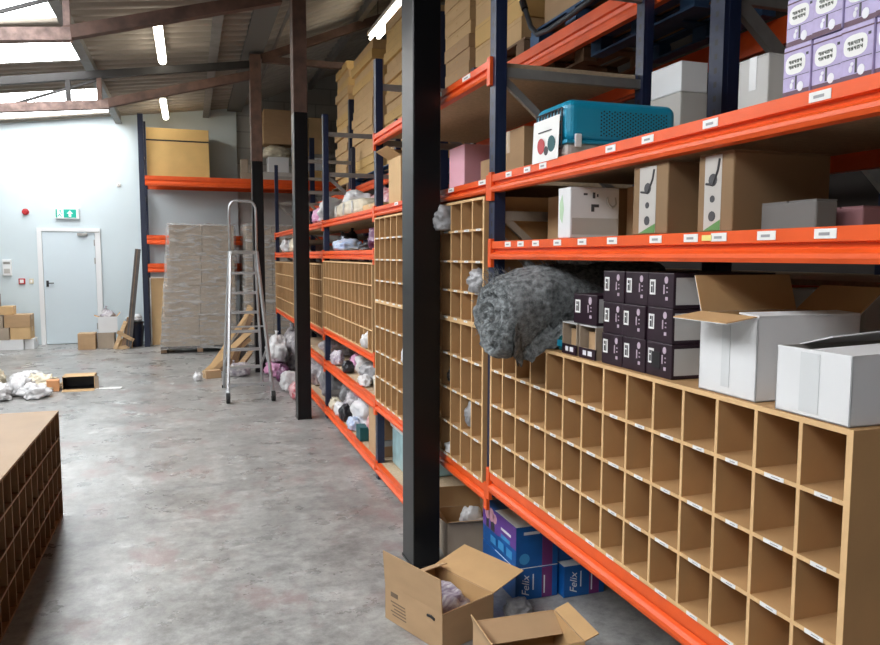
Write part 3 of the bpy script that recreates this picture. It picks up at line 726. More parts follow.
carton('grey low carton, darkened for shadow, right of the leaf-printed cartons', (1.33, 1.357, ZB), (.06, .165, .065), 0, mat('grey_carton_shaded', (.13, .125, .12), .7), None)  # grey darkened in the colour for the shelf shade
carton('small pinkish carton in deep shadow at the right end of the lower tier', (1.47, 1.30, ZB), (.15, .12, .05), 0, mat('pink_carton_shaded', (.22, .10, .11), .7), None)  # pink dulled in the colour to stand for deep shade
carton('plain brown carton lying deep at the left end of the lower tier', (1.66, 2.60, ZB), (.42, .50, .185), 0, CARD, TAPE)
carton('brown carton standing behind the white printed carton', (1.62, 2.13, ZB), (.30, .30, .18), 0, CARD, TAPE)
# behind the white cartons, beneath the tier
carton('grey carton hidden in shadow behind the larger white carton', (1.78, 1.62, Z1 - .0), (.2, .30, .24), 0, GCARD, WTAPE)
rpart(MB().box((FX + .03, .9, U1Z - .022), (RX + .02, 2.88, U1Z - .002)) if False else MB().box((1.56, .9, U1Z - .022), (RX + .02, 2.88, U1Z - .002)), 'deck_board', CHIP)

# --- upper tier (base 1.918)
ZC = 1.919
def pet_carrier():
    t = thing('pet_carrier', 'turquoise plastic pet carrier with a white card on its door', 'pet carrier', (1.225, 2.27, ZC))
    L, W, H = .44, .255, .195
    MB().box((.004, .004, 0), (L - .004, W - .004, .05)).build('base_tray', GCARD, t, bevel=.014)
    MB().box((0, 0, .048), (L, W, H)).build('shell', TEAL, t, bevel=.034, segs=5)
    MB().box((-.004, -.005, .043), (L + .004, W + .005, .056)).build('rim', TEAL, t, bevel=.004)
    v = MB(); 
    for i in range(26):
        for j in range(7):
            x = .13 + i * .0105; z = .075 + j * .0125 + (.006 if i % 2 else 0)
            v.disc((x, -.0002, z), .0034, (0, -1, 0), 6, .0006)
    o = v.build('vent_holes', BLACK, t); o['kind'] = 'stuff'
    k = MB()
    for i in range(9): k.tube((-.006, .03 + i * .024, .03), (-.006, .03 + i * .024, .165), .003, 6)
    for z in (.03, .075, .12, .165): k.tube((-.006, .03, z), (-.006, .222, z), .003, 6)
    k.build('wire_door', BLACK, t)
    h = MB().path([(.13, W / 2, H - .002), (.15, W / 2, H + .012), (.28, W / 2, H + .012), (.30, W / 2, H - .002)], .007, 8)
    h.build('handle', TEAL, t, smooth=True)
    for x in (.025,): MB().box((x, -.012, .03), (x + .025, -.002, .075)).build('latch', WPLASTIC, t, bevel=.004)
    MB().box((L - .05, -.012, .03), (L - .025, -.002, .075)).build('latch', WPLASTIC, t, bevel=.004)
    c = MB().slab((-.016, .235, -.004), (-.016, .035, -.004), (-.010, .035, .145), (-.010, .235, .145), .0015)
    cd = c.build('card', LABEL, t); cd['label'] = 'white hanging card'
    for yc, m in ((.165, RED), (.085, TEALD)): MB().disc((-.0165, yc, .052), .028, (-1, 0, -.04), 18, .001).build('printed_dot', m, cd)
    MB().disc((-.0165, .125, .032), .016, (-1, 0, -.04), 16, .001).box((-.0165, .09, .10), (-.0135, .19, .103)).build('printed_dot', INK, cd)
    return t
pet_carrier()
t = carton('flat white pack lying beside the turquoise pet carrier', (1.42, 2.21, ZC), (.22, .07, .022), 0, LABEL, None)
carton('white carton on top of a pale grey one, behind the pet carrier', (1.80, 2.455, ZC + .271), (.118, .19, .11), 0, WCARD, None)
carton('pale grey carton under a white one, behind the pet carrier', (1.80, 2.455, ZC), (.12, .192, .270), 0, GCARD, None)
carton('tall pale carton left of the lavender boxes', (1.735, 1.85, ZC), (.23, .125, .255), 0, LGREY, WTAPE)
carton('flat grey-brown carton behind the tall pale carton', (1.82, 1.66, ZC), (.2, .22, .33), 0, GCARD, None)
carton('small white carton glimpsed between heavy post and tall pale carton', (1.93, 2.13, ZC + .09), (.10, .12, .20), 0, WCARD, None)
carton('grey carton beneath the small white one by the heavy post', (1.90, 2.13, ZC), (.16, .13, .088), 0, GCARD, None)
carton('small white pack in front of the tall pale carton', (1.60, 1.945, ZC), (.08, .05, .055), 0, WCARD, None)
def lavender(label, loc, d, h, w=.22):
    t = thing('lavender_box', label, 'box', loc, 0, 'lavender retail boxes')
    MB().box((0, -d / 2, 0), (w, d / 2, h)).build('body', PURPLE, t, bevel=.002)
    k = MB(); N = 22; c = V((-.0006, .003, h * .62)); ry, rz2 = d * .37, h * .20
    ring = [c + V((0, ry * math.copysign(abs(math.cos(a)) ** .7, math.cos(a)), rz2 * math.copysign(abs(math.sin(a)) ** .7, math.sin(a)))) for a in [2 * PI * j / N for j in range(N)]]
    k.add(ring, [tuple(range(N))]); o = k.build('oval_badge', LABEL, t)
    l = MB()
    for row, zc in ((0, h * .67), (1, h * .57)):
        for i in range(5 - row * 0):
            yy = .003 + d * (.22 - .11 * i) * .9; x = -.0014
            a, b = d * .036, h * .034
            l.box((x, yy - a, zc - b), (x + .0006, yy - a * .3, zc + b)).box((x, yy + a * .35, zc - b * (1 if i % 2 else .2)), (x + .0006, yy + a * .9, zc + b)).box((x, yy - a, zc - b * .2 if i % 3 else zc + b * .5), (x + .0006, yy + a, zc + b * .25 if i % 3 else zc + b))
    l.build('badge_lettering', mat('print_olive', (.07, .085, .06), .6) if 'print_olive' not in MATS else MATS['print_olive'], o)
    MB().box((-.0006, -d / 2 + .002, h * .375), (0, d / 2 - .002, h * .385)).box((-.0006, -.0022, .012), (0, .0022, h * .38)).build('dark_rule', INK, t)
    MB().box((-.0008, -d * .42, h * .74), (0, -d * .34, h * .79)).build('corner_mark', INK, t)
    f = MB().disc((-.0003, d * .16, h * .20), d * .09, (-1, 0, 0), 12, .0006, 0, .6).disc((-.0003, -d * .17, h * .15), d * .14, (-1, 0, 0), 12, .0006, 0, .8)
    f.disc((-.0003, d * .12, h * .29), d * .05, (-1, 0, 0), 10, .0006).build('pale_figure', INKW, t)
    MB().box((-.0006, -d / 2, h - .012), (0, d / 2, h - .009)).build('lid_line', PURPLED, t)
    MB().box((-.0006, -d / 2 + .001, 0), (0, d / 2 - .001, .010)).build('plum_band', PURPLED, t)
    return t
ly = [1.270, 1.196, 1.122, 1.048]
for r in range(3):
    for c, yy in enumerate(ly):
        hh = .1035 if r == 0 else .099
        lavender('lavender retail box with white oval badge, %s row, %s from the white cartons' % (('bottom', 'middle', 'top')[r], ('first', 'second', 'third', 'fourth')[c]),
                 (1.218 + (.004 if (r + c) % 2 else 0), yy - .006, ZC + (0 if r == 0 else .1045 + (r - 1) * .1)), .073, hh)
# bay beyond the navy post, same tier
ZC2 = 1.909
carton('pinkish carton on the upper tier seen between black column and navy post', (1.62, 4.15, ZC2), (.22, .26, .31), 0, PINK, None)
carton('plain brown carton on the upper tier left of the navy post', (1.66, 3.34, ZC2), (.36, .36, .27), 0, CARD, TAPE)
carton('brown carton deep on the upper tier behind the black column', (1.74, 3.76, ZC2), (.34, .32, .20), 0, CARD, TAPE)
t = open_carton('tall pale carton with folded-out flap left of the thick black column', (1.40, 4.66, ZC2), (.26, .30, .30), 0, {'-x': (30, .10, .004), '+y': (60, .09, .004)}, CARD2, CARD_IN)
bag('crumpled clear bag stuffed into the upper pigeonholes beside the column', (1.215, 3.462, 1.70), (.17, .132, .118), BAG_G, seed=3, tie=False)

# --- flat cartons stacked on the top deck between black column and navy post
def flat_carton(label, loc, size, m, group):
    w, d, h = size
    t = thing('flat_carton', label, 'box', loc, random.uniform(-.015, .015), group)
    MB().box((-w / 2, -d / 2, 0), (w / 2, d / 2, h)).build('body', m, t, bevel=.004)
    MB().box((-w / 2 - .001, -d / 2 + .01, h * .80), (-w / 2 - .0002, d / 2 - .01, h * .83)).box((-w / 2 - .0012, -.015, h * .45), (-w / 2 - .0002, .015, h * .58)).box((-.015, -d / 2 - .0012, h * .45), (.015, -d / 2 - .0002, h * .58)).build('lid_seam', CARD_IN if m is not CARD_IN else CARD4, t)
    return t
def stack(where, x, y, z, size, n, group, jit=.012, mats=(CARD, CARD2, CARD2)):
    w, d, h = size
    for i in range(n):
        flat_carton('%s flat brown carton of %s' % (ordinal(i, n), where),
                    (x + random.uniform(-jit, jit), y + random.uniform(-jit, jit), z + i * (h + .0015)), (w, d, h), random.choice(mats), group)
# --- wooden pallets on the rear run
def pallet(label, loc, L=1.0, W=1.0, m=WOODD, rz=0, blocks_m=None, group=None, t0=.014, hb=.07):
    t = thing('wooden_pallet', label, 'pallet', loc, rz, group)
    for x in (-W / 2 + .045, 0, W / 2 - .045): MB().box((x - .045, -L / 2, 0), (x + .045, L / 2, t0)).build('bottom_board', m, t, bevel=.002)
    for x in (-W / 2 + .045, 0, W / 2 - .045):
        for yb in (-L / 2 + .06, 0, L / 2 - .06): MB().box((x - .045, yb - .06, t0), (x + .045, yb + .06, t0 + hb)).build('block', blocks_m or m, t, bevel=.002)
    for yb in (-L / 2 + .06, 0, L / 2 - .06): MB().box((-W / 2, yb - .05, t0 + hb), (W / 2, yb + .05, t0 * 2 + hb)).build('stringer_board', m, t, bevel=.002)
    n = 7
    for i in range(n):
        xc = -W / 2 + .05 + i * (W - .1) / (n - 1)
        MB().box((xc - .045, -L / 2, t0 * 2 + hb), (xc + .045, L / 2, t0 * 3 + hb)).build('deck_slat', m, t, bevel=.002)
    return t, t0 * 3 + hb
_, ph = pallet('brown wooden pallet high on the rear run behind the navy post', (2.50, 4.82, 2.841), .94, .94, WOODD)
stack('the high stack just behind the navy post', 2.32, 4.82, 2.841 + ph, (.56, .80, .15), 6, 'cartons high behind the navy post', .006, (CARD2, CARD2, CARD3))
_, ph7 = pallet('brown wooden pallet high on the rear run beside the thick black column', (2.50, 5.60, 2.841), .60, .94, WOODD)
stack('the high stack beside the thick black column', 2.34, 5.62, 2.841 + ph7, (.60, .56, .098), 9, 'cartons high beside the thick column', .008)
_, ph2 = pallet('blue painted pallet high on the rear run above the turquoise carrier', (2.50, 3.75, 2.841), 1.02, .94, BLUEWOOD)
carton('brown carton on the blue pallet high on the rear run', (2.52, 3.8, 2.841 + ph2), (.8, .9, .6), 0, CARD, TAPE)
t = thing('black_hose', 'thin black hose drooping along the high orange beam', 'hose', (2.005, 3.75, 2.845))
MB().path([(.01, .55, .25), (.0, .45, .12), (-.02, .32, .04), (-.03, .15, .018), (-.02, -.1, .03), (0, -.35, .06), (.02, -.55, .12), (.05, -.7, .22)], .016, 8).build('hose_tube', HOSE, t, smooth=True)
MB().path([(.01, .56, .26), (.012, .60, .32)], .022, 10).build('hose_end', BLACK, t)
# tall stacks beyond, on the rear run
_, ph4 = pallet('dark blue pallet under the two nearer tall carton stacks', (2.50, 8.30, 2.441), 2.5, .94, BLUEWOOD)
_, ph5 = pallet('brown pallet under the farthest tall carton stack', (2.50, 10.40, 2.441), 1.2, .94, WOODD)
stack('the tall rear stack nearest the thick column', 2.36, 7.50, 2.441 + ph4, (.62, .78, .105), 14, 'cartons in the tall rear stacks', .02, (CARD2, CARD2, CARD3))
stack('the middle one of three tall rear stacks', 2.36, 8.98, 2.441 + ph4, (.62, 1.08, .105), 14, 'cartons in the tall rear stacks', .025, (CARD2, CARD2, CARD3))
stack('the tall rear stack nearest the far wall', 2.36, 10.27, 2.441 + ph5, (.62, .82, .105), 15, 'cartons in the tall rear stacks', .025, (CARD2, CARD2, CARD3))

# --- goods in the bay between thick and middle columns
Zb, Zm = .121, .571
t = open_carton('tall brown open carton on the bottom deck, next to the navy post', (1.40, 5.22, Zb), (.30, .26, .40), 0, {'-y': (80, .05, .004), '+y': (85, .05, .004)}, CARD, CARD_IN)
bag('white bag poking out of the tall brown open carton', (1.40, 5.22, Zb + .30), (.22, .18, .18), BAG_W, seed=31, tie=False)
def heap(specs):
    for (lb, x, y, z, sx, sy, sz, m, sd) in specs: bag(lb, (x, y, z), (sx, sy, sz), m, seed=sd, tie=(sd % 3 == 0))
heap([
    ('red and white bag on the bottom deck beside the tall brown carton', 1.46, 5.64, Zb, .30, .32, .25, BAG_R, 1),
    ('large white bag in the middle of the bottom deck pile', 1.47, 6.08, Zb, .34, .42, .28, BAG_W, 2),
    ('mottled grey bag on the bottom deck, left of the large white bag', 1.50, 6.56, Zb, .36, .38, .26, BAG_M, 4),
    ('grey bag squeezed at the navy post end of the bottom deck', 1.50, 6.88, Zb, .34, .18, .30, BAG_G, 5),
    ('pale bag lying deep behind the red and white bag', 1.74, 5.75, Zb, .30, .40, .30, BAG_W, 6),
    ('pink bag on the middle deck, left of a grey one', 1.44, 6.37, Zm, .22, .20, .16, BAG_P, 7),
    ('white bag on the middle deck, above the large white bag', 1.46, 6.05, Zm, .30, .30, .19, BAG_W, 8),
    ('dark plum bag on the middle deck behind the pink bag', 1.55, 6.62, Zm, .30, .24, .15, BAG_PD, 9),
    ('silvery grey bag on the middle deck, right of the white bag', 1.42, 5.66, Zm, .32, .34, .17, BAG_G, 10),
    ('grey bag deep on the middle deck', 1.72, 6.3, Zm, .36, .5, .20, BAG_G, 11),
    ('blue and white bag on the beam level above the pigeonholes', 1.34, 6.50, 1.621, .24, .44, .10, BAG_B, 12),
    ('plum bag on the beam level beside the navy post', 1.36, 5.28, 1.621, .24, .30, .17, BAG_PD, 13),
    ('low dark bag between the plum bag and the blue bag', 1.42, 5.82, 1.621, .24, .40, .07, BAG_K, 14),
    ('black upright bag next to the far navy post, beside the blue bag', 1.42, 6.86, 1.621, .18, .16, .17, BAG_K, 15),
    ('round white bag on the high level beside the middle column', 1.36, 7.30, 1.906, .28, .34, .22, BAG_W, 16),
    ('red bag on the high level behind the long cream pack', 1.66, 6.2, 1.906, .34, .7, .24, BAG_R, 17),
    ('pinkish bag on the high level beyond the far navy post', 1.35, 7.75, 1.906, .24, .40, .16, BAG_P, 18),
    ('grey bag on the high level over the cream pack', 1.46, 6.6, 1.906 + .12, .26, .34, .12, BAG_W, 19),
    ('grey bags bundle on the bottom deck beyond the far navy post', 1.44, 7.45, Zb, .40, .60, .34, BAG_G, 20),
    ('mottled bag on the middle deck beyond the far navy post', 1.44, 7.5, Zm, .36, .6, .20, BAG_M, 21),
    ('greenish white bag in the farthest bay on the beam level', 1.35, 9.75, 1.621, .22, .34, .17, BAG_C, 22),
    ('white bag in the farthest bay on the beam level', 1.35, 10.55, 1.621, .24, .44, .20, BAG_W, 23),
    ('large mottled bag on the floor behind the middle column', 1.40, 8.5, Zb, .38, .8, .34, BAG_M, 24),
])
t = thing('long_pack', 'long cream plastic wrapped pack on the high orange beam', 'pack', (1.36, 6.20, 1.906))
bm = bmesh.new(); bmesh.ops.create_icosphere(bm, subdivisions=5, radius=1)
for v in bm.verts:
    p = v.co.copy(); q = V([math.copysign(abs(c) ** .45, c) for c in p]); n = noise.fractal(V((q.x * 2, q.y * 6, q.z * 2)), 1, 2, 4) * .10
    v.co = V((q.x * .11 * (1 + n), q.y * .60 * (1 + n * .3), (q.z * (1 + n)) * .065)); v.co.z = max(v.co.z, -.065) + .065
me = bpy.data.meshes.new('body'); bm.to_mesh(me); bm.free(); me.materials.append(BAG_C)
for p in me.polygons: p.use_smooth = True
o = bpy.data.objects.new('body', me); COL.objects.link(o); o.parent = t
for yy in (-.35, .0, .35): MB().box((-.122, yy - .012, .02), (-.112, yy + .012, .11)).build('strap', WTAPE, t)
carton('thin tan carton on the high beam beside the navy post', (1.36, 5.32, 1.906), (.20, .46, .05), 0, CARD2, TAPE)
carton('small dark teal box on the bottom deck in front of the bags', (1.27, 5.66, Zb), (.07, .15, .11), 0, TEALD, None)
t = thing('tub', 'small cream tub on the middle deck beside the navy post', 'tub', (1.30, 5.16, Zm))
MB().path([(0, 0, 0), (0, 0, .12)], [.05, .058], 20).build('body', BAG_C, t, smooth=False); MB().path([(0, 0, .12), (0, 0, .135)], .062, 20).build('lid', LABEL, t)
# teal storage box right of the navy post
t = thing('storage_box', 'pale teal plastic storage box with a white lid on the bottom deck', 'storage box', (1.52, 4.72, Zb))
MB().box((-.20, -.22, 0), (.20, .22, .27)).build('tub', BAG_T, t, bevel=.02); MB().box((-.21, -.23, .265), (.21, .23, .30)).build('lid', LABEL, t, bevel=.008)
bag('small dark item left in a pigeonhole right of the black column', (1.27, 3.46, .945), (.10, .12, .08), BAG_K, seed=40, tie=False)
bag('crumpled grey film left in a pigeonhole right of the black column', (1.27, 3.18, .781), (.12, .11, .12), BAG_G, seed=41, tie=False)
bag('crumpled clear film hanging in a pigeonhole left of the wool roll', (1.23, 3.036, 1.415), (.13, .12, .10), BAG_G, seed=42, tie=False)
bag('white paper scrap in the lowest pigeonhole right of the black column', (1.25, 3.46, .588), (.09, .10, .05), BAG_W, seed=43, tie=False)
bag('white crumpled bag in a lower pigeonhole left of the thick black column', (1.235, 4.175, .93), (.11, .11, .13), BAG_W, seed=44, tie=False)
bag('white crumpled bag in the last pigeonhole under the beam, beside the navy post', (1.235, 5.26, .905), (.12, .11, .11), BAG_W, seed=45, tie=False)

# --- cartons on the floor beneath the near bay
def felix(label, loc, size, rz=0, photo=False, lettered=True):
    w, d, h = size
    t = thing('blue_carton', label, 'box', loc, rz, 'blue printed cartons on the floor')
    MB().box((0, 0, 0), (w, d, h)).build('body', BLUE, t, bevel=.003)
    MB().box((.001, .001, h), (w - .001, d * .62, h + .001)).build('pale_top', LABEL, t)
    MB().box((w * .62, -.001, .003), (w * .86, 0, h - .003)).build('magenta_band', PLUM, t)
    if lettered:
        text('Felix', .052, INKW, t, face_M((w * .24, -.0012, h * .44), (0, 0, 1), (-1, 0, 0)), .35, name='brand_lettering')
        MB().box((w * .40, -.0012, h * .30), (w * .425, 0, h * .80)).box((w * .66, -.0016, h * .15), (w * .69, -.001, h * .72)).build('side_print', INKW, t)
    if photo:
        k = MB(); x = -.0012
        k.box((x, d * .50, h * .42), (0, d * .99, h * .97)).build('violet_panel', VIOLET, t)
        MB().box((x, 0, h * .45), (0, d * .50, h * .99)).build('violet_panel', VIOLET, t)
        MB().disc((x, d * .72, h * .82), d * .085, (-1, 0, 0), 16, .001).disc((x, d * .84, h * .80), d * .075, (-1, 0, 0), 14, .001).disc((x, d * .61, h * .78), d * .06, (-1, 0, 0), 14, .001).build('pale_picture', PINK, t)
        MB().box((x * 1.5, d * .62, h * .43), (x, d * .73, h * .66)).box((x * 1.5, d * .80, h * .43), (x, d * .88, h * .69)).build('dark_picture', INK, t)
        MB().box((x * 1.8, d * .14, h * .66), (x, d * .42, h * .72)).build('title_strip', INKW, t)
        MB().box((x * 1.8, d * .16, h * .46), (x, d * .42, h * .56)).box((x * 1.8, d * .1, h * .14), (x, d * .26, h * .34)).box((x * 1.8, d * .34, h * .14), (x, d * .50, h * .34)).box((x * 1.8, d * .58, h * .12), (x, d * .74, h * .30)).build('light_blue_panel', BLUEL, t)
        MB().box((w * .18, -.0012, h * .80), (w * .56, 0, h * .87)).build('white_print', INKW, t)
        MB().disc((w * .20, -.0002, h * .22), .026, (0, -1, 0), 18, .001).build('round_mark', BLUEL, t)
    return t
felix('upper blue printed carton with the violet picture side, under the near bay', (1.376, 2.968, .151), (.215, .40, .195), photo=True, lettered=False)
felix('lower blue printed carton beneath the one with the violet picture', (1.374, 2.964, 0), (.215, .40, .15))
felix('blue printed carton on the floor, right of the stacked pair', (1.60, 2.925, 0), (.215, .40, .15))
felix('blue printed carton on top, farther right under the near bay', (1.60, 2.985, .152), (.215, .40, .16), lettered=False)
bag('clear crumpled film on the floor in front of the blue cartons', (1.33, 2.84, 0), (.12, .10, .07), BAG_G, seed=50, tie=False)
t = open_carton('brown open carton standing on the floor behind the thick black column', (1.365, 3.60, 0), (.25, .26, .20), -.12, {'-x': (42, .11, .004), '+y': (82, .11, .004), '-y': (30, .04, .004), '+x': (70, .09, .004)}, CARD4, CARD_IN)
bag('white paper poking out of the brown open carton behind the black column', (1.42, 3.64, .10), (.12, .12, .11), BAG_W, seed=51, tie=False)

# big open carton in the foreground; long side faces the aisle, turned a little
rz1 = .38
t = open_carton('large brown open carton in the foreground with a striped wrapped pack inside', (.975, 2.885, 0), (.285, .385, .162), rz1,
                {'-x': (86, .145, .001), '+x': (14, .19, .001), '+y': (158, .10, .006)}, CARD, CARD_IN)
hx, hy = .1425, .1925
pm = MB()
for i in range(5): pm.box((-hx - .0008, .05 - i * .002, .09 - i * .014), (-hx, .15 - .012 * (i % 3), .095 - i * .014))
pm.box((-hx - .0008, .10, .115), (-hx, .15, .135)).build('printed_lines', mat('print_grey', (.16, .11, .07), .7), t)
MB().path([(-hx - .0005, -.10, .125), (-hx - .001, -.125, .128), (-hx - .001, -.145, .122)], .006, 8).build('hand_hole', BLACK, t)
bag('striped white and plum wrapped pack inside the large foreground carton', (.975, 2.88, .008), (.215, .30, .165), CLOTH, rz=rz1, seed=61, tie=False, rough=.22)
# second open carton nearer, cut by the frame
t = open_carton('brown open carton nearest the camera with a flap folded over clear film', (1.132, 2.335, 0), (.335, .25, .216), -.04,
                {'+y': (208, .105, .008), '+x': (20, .06, .001), '-x': (74, .03, .002), '-y': (-70, .09, .002)}, CARD, CARD_IN)
bag('clear crumpled film inside the nearest brown carton', (1.13, 2.28, .006), (.26, .14, .155), BAG_G, seed=62, tie=False)

# ------------------------------------------------------------------ far wall racking
FY = 13.58
fr_ = thing('pallet_racking', 'tall orange and navy racking standing along the far white wall', 'racking', (-.72, FY, 0))
FO = V((-.72, FY, 0))
def fpost(x, y, h):
    o = MB().box((-.045, 0, 0), (.045, .07, h)).box((-.046, .02, 0), (.046, .05, h)).build('post', NAVY, fr_, bevel=.004); o.location = V((x, y, 0)) - FO
def fbeam(x0, x1, z0, z1):
    pr = [(a, b) for a, b in beam_profile(z0, z1, 0)]
    n = len(pr); mb = MB()
    mb.add([(x0 + .045, FY + a, b) for a, b in pr] + [(x1 - .045, FY + a, b) for a, b in pr], [tuple(range(n))[::-1], tuple(range(n, 2 * n))] + [(i, (i + 1) % n, n + (i + 1) % n, n + i) for i in range(n)])
    mb.build('shelf_beam', ORANGE, fr_, off=FO)
    MB().box((x0 + .045, FY + .80, z0), (x1 - .045, FY + .84, z1)).build('rear_beam', ORANGE, fr_, off=FO)
for x in (-.72, 2.0, 4.1):
    fpost(x, FY + .01, 3.95); fpost(x, FY + .77, 3.95)
    for z in (.5, 1.2, 1.9, 2.6, 3.3): MB().box((x - .015, FY + .06, z - .02), (x + .015, FY + .80, z + .02)).build('horizontal_brace', GALV, fr_, off=FO)
    for z in (.5, 1.9): MB().bar((x, FY + .07, z), (x, FY + .78, z + .7), .03, .03).build('diagonal_brace', GALV, fr_, off=FO)
for x0, x1 in ((-.72, 2.0), (2.0, 4.1)):
    fbeam(x0, x1, 2.76, 2.925); fbeam(x0, x1, 1.77, 1.92); fbeam(x0, x1, 1.285, 1.43)
    MB().box((x0 + .05, FY + .045, 2.907), (x1 - .05, FY + .79, 2.925)).build('deck_board', CHIP, fr_, off=FO)
ZF = 2.926
t = carton('very large yellow-brown carton with a black strap on the far rack', (-.13, FY + .45, ZF), (1.02, .66, .82), 0, CARD3, None)
MB().box((-.512, -.332, .60), (.512, -.3305, .625)).box((.5105, -.332, .60), (.512, .332, .625)).box((-.512, -.332, .60), (-.5105, .332, .625)).build('strap', BLACK, t)
MB().box((-.5115, -.30, .02), (-.5102, -.22, .76)).build('white_tape', LABEL, t)
carton('small brown carton on the far rack, right of the huge yellow-brown one', (1.02, FY + .25, ZF), (.22, .3, .12), 0, CARD4, TAPE)
carton('small dark carton stacked on the far rack left of the farthest column', (.98, FY + .27, ZF + .121), (.13, .2, .24), 0, CARD4, None)
carton('grey-brown carton at the bottom behind the farthest column, on the far rack', (1.56, FY + .28, ZF), (.50, .4, .14), 0, GCARD, TAPE)
carton('white carton on the far rack between the two brown-topped columns', (1.57, FY + .25, ZF + .141), (.36, .35, .27), 0, WCARD, WTAPE)
bag('rolled tan wrap lying on the white carton of the far rack', (1.56, FY + .28, ZF + .412), (.50, .40, .21), BAG_C, seed=70, tie=False)
carton('brown carton above the tan wrap on the far rack', (1.57, FY + .3, ZF + .64), (.52, .44, .33), 0, CARD, TAPE)
carton('wide brown carton topmost on the far rack pile between the columns', (1.60, FY + .3, ZF + .971), (.56, .46, .27), 0, CARD, TAPE)
carton('brown carton right of the middle column on the far rack, lowest of its pile', (2.30, FY + .28, ZF), (.34, .4, .20), 0, CARD3, TAPE)
carton('white carton right of the middle column on the far rack', (2.30, FY + .28, ZF + .201), (.32, .4, .28), 0, WCARD, WTAPE)
carton('tall pale brown carton right of the middle column on the far rack', (2.28, FY + .28, ZF + .482), (.32, .4, .66), 0, CARD2, TAPE)
# wrapped pallets below
def wrapped(label_p, label_f, loc, W, D, rows, hts, sx, grp, m=CARD4, where=''):
    _, hp = pallet(label_p, loc, D, W, WOODB, blocks_m=WOODD)
    z = loc[2] + hp
    for r in range(rows):
        f = 1 - .045 * r; cw = (W - .04) * f / 2; cd = (D - .04) * f / 2
        for cx in (0, 1):
            carton('%s film-wrapped brown carton, %s column of %s' % (ordinal(r, rows), ('left', 'right')[cx], where), (loc[0] + sx * r + (cx - .5) * cw, loc[1], z), (cw - .006, cd * 2 - .006, hts - .004), 0, m, TAPE, group=grp)
        z += hts
    t = thing('stretch_film', label_f, 'film', (loc[0], loc[1], loc[2] + .06))
    mb = MB(); N = 14; P = 40; o0 = 0
    for i in range(N + 1):
        u = i / N; hh = (z - loc[2] - .06 + .02) * u; f = 1 - .045 * (rows - 1) * u + .015 + .01 * math.sin(i * 2.1); cx = sx * (rows - 1) * u
        for j in range(P):
            s = j / P * 4; k = int(s); q = s - k
            c = [(-1, -1), (1, -1), (1, 1), (-1, 1)]; a, b = c[k], c[(k + 1) % 4]
            x = a[0] + (b[0] - a[0]) * q; y = a[1] + (b[1] - a[1]) * q
            mb.v.append(V((cx + x * (W / 2) * f + .006 * math.sin(j * 3 + i), y * (D / 2) * f + .006 * math.sin(j * 2.3 + i * 1.7), hh + .012 * math.sin(j * 1.3))))
    for i in range(N):
        for j in range(P): mb.f.append([i * P + j, i * P + (j + 1) % P, (i + 1) * P + (j + 1) % P, (i + 1) * P + j]); mb.m.append(0)
    mb.build('film_skirt', FILM, t, smooth=True)
    tp = MB(); tp.add([mb.v[N * P + j] for j in range(P)], [tuple(range(P))]); tp.build('film_top', FILM, t)
wrapped('pallet under the big film-wrapped carton stack by the far rack', 'clear stretch film around the big carton stack by the far rack', (.13, 13.0, 0), 1.20, .98, 4, .488, .024, 'film-wrapped cartons on the big pallet', CARD4, 'the big pallet stack')
wrapped('pallet under the second film-wrapped stack, behind the step ladder', 'clear stretch film around the second stack behind the ladder', (1.30, 12.9, .0), 1.0, 1.0, 4, .488, .0, 'film-wrapped cartons on the second pallet', CARD4, 'the second pallet stack')
t = thing('flat_sheets', 'tan panel with white edges leaning by the far rack post', 'panel', (-.49, 13.95, 0))
MB().slab((-.16, -.10, .0), (.20, -.10, .0), (.20, .02, 1.17), (-.16, .02, 1.17), .03).build('panel', CARD2, t)
MB().bar((-.165, -.105, 0), (-.165, .015, 1.18), .02, .035).bar((-.165, .015, 1.18), (.2, .015, 1.18), .02, .035).build('white_edging', LABEL, t)

# step ladder on castors
t = thing('step_ladder', 'aluminium platform step ladder with guard hoop and castors', 'ladder', (.58, 8.55, 0))
zp = 1.62; a = V((-.15, .0, 0))
nl, nr = [(-.145, -.06, zp), (-.225, -.44, .05)], [(.135, -.06, zp), (.25, -.44, .05)]
fl_, fr2 = [(-.145, .14, zp), (-.23, .56, 0)], [(.135, .14, zp), (.225, .56, 0)]
for q in (nl, nr): MB().bar(*q, .026, .05).build('support_leg', ALU, t, bevel=.003)
for q in (fl_, fr2): MB().bar(*q, .026, .06).build('stile', ALU, t, bevel=.003)
for z in (.26, .48, .70, .93, 1.16, 1.39):
    u = 1 - z / zp; x0 = -.145 - .085 * u; x1 = .135 + .09 * u; y = .14 + .42 * u
    MB().box((x0 + .01, y - .05, z - .028), (x1 - .01, y + .05, z)).build('tread', ALU, t, bevel=.003)
MB().box((-.15, -.08, zp - .03), (.14, .18, zp + .012)).build('platform', GALV, t, bevel=.004)
hp = [(-.15, .0, zp)] + [(-.15, .0, zp + .45)] + [(-.15 + .07 * (1 - math.cos(k * PI / 10)), 0, zp + .45 + .11 * math.sin(k * PI / 10)) for k in range(1, 6)] + [(.14 - .07 * (1 - math.sin(k * PI / 10)), 0, zp + .45 + .11 * math.cos(k * PI / 10)) for k in range(0, 6)] + [(.14, .0, zp)]
MB().path(hp, .014, 10).build('guard_hoop', ALU, t, smooth=True)
MB().bar((-.222, -.42, .19), (.245, -.42, .19), .03, .03).build('base_rail', ALU, t)
MB().bar((-.20, -.41, .16), (-.10, -.42, .19), .02, .02).bar((.22, -.42, .16), (.14, -.42, .19), .02, .02).bar((-.19, -.30, .55), (-.22, .40, .30), .02, .02).bar((.20, -.30, .55), (.21, .40, .30), .02, .02).bar((-.185, -.24, .80), (.19, -.24, .80), .016, .016).build('cross_strut', ALU, t)
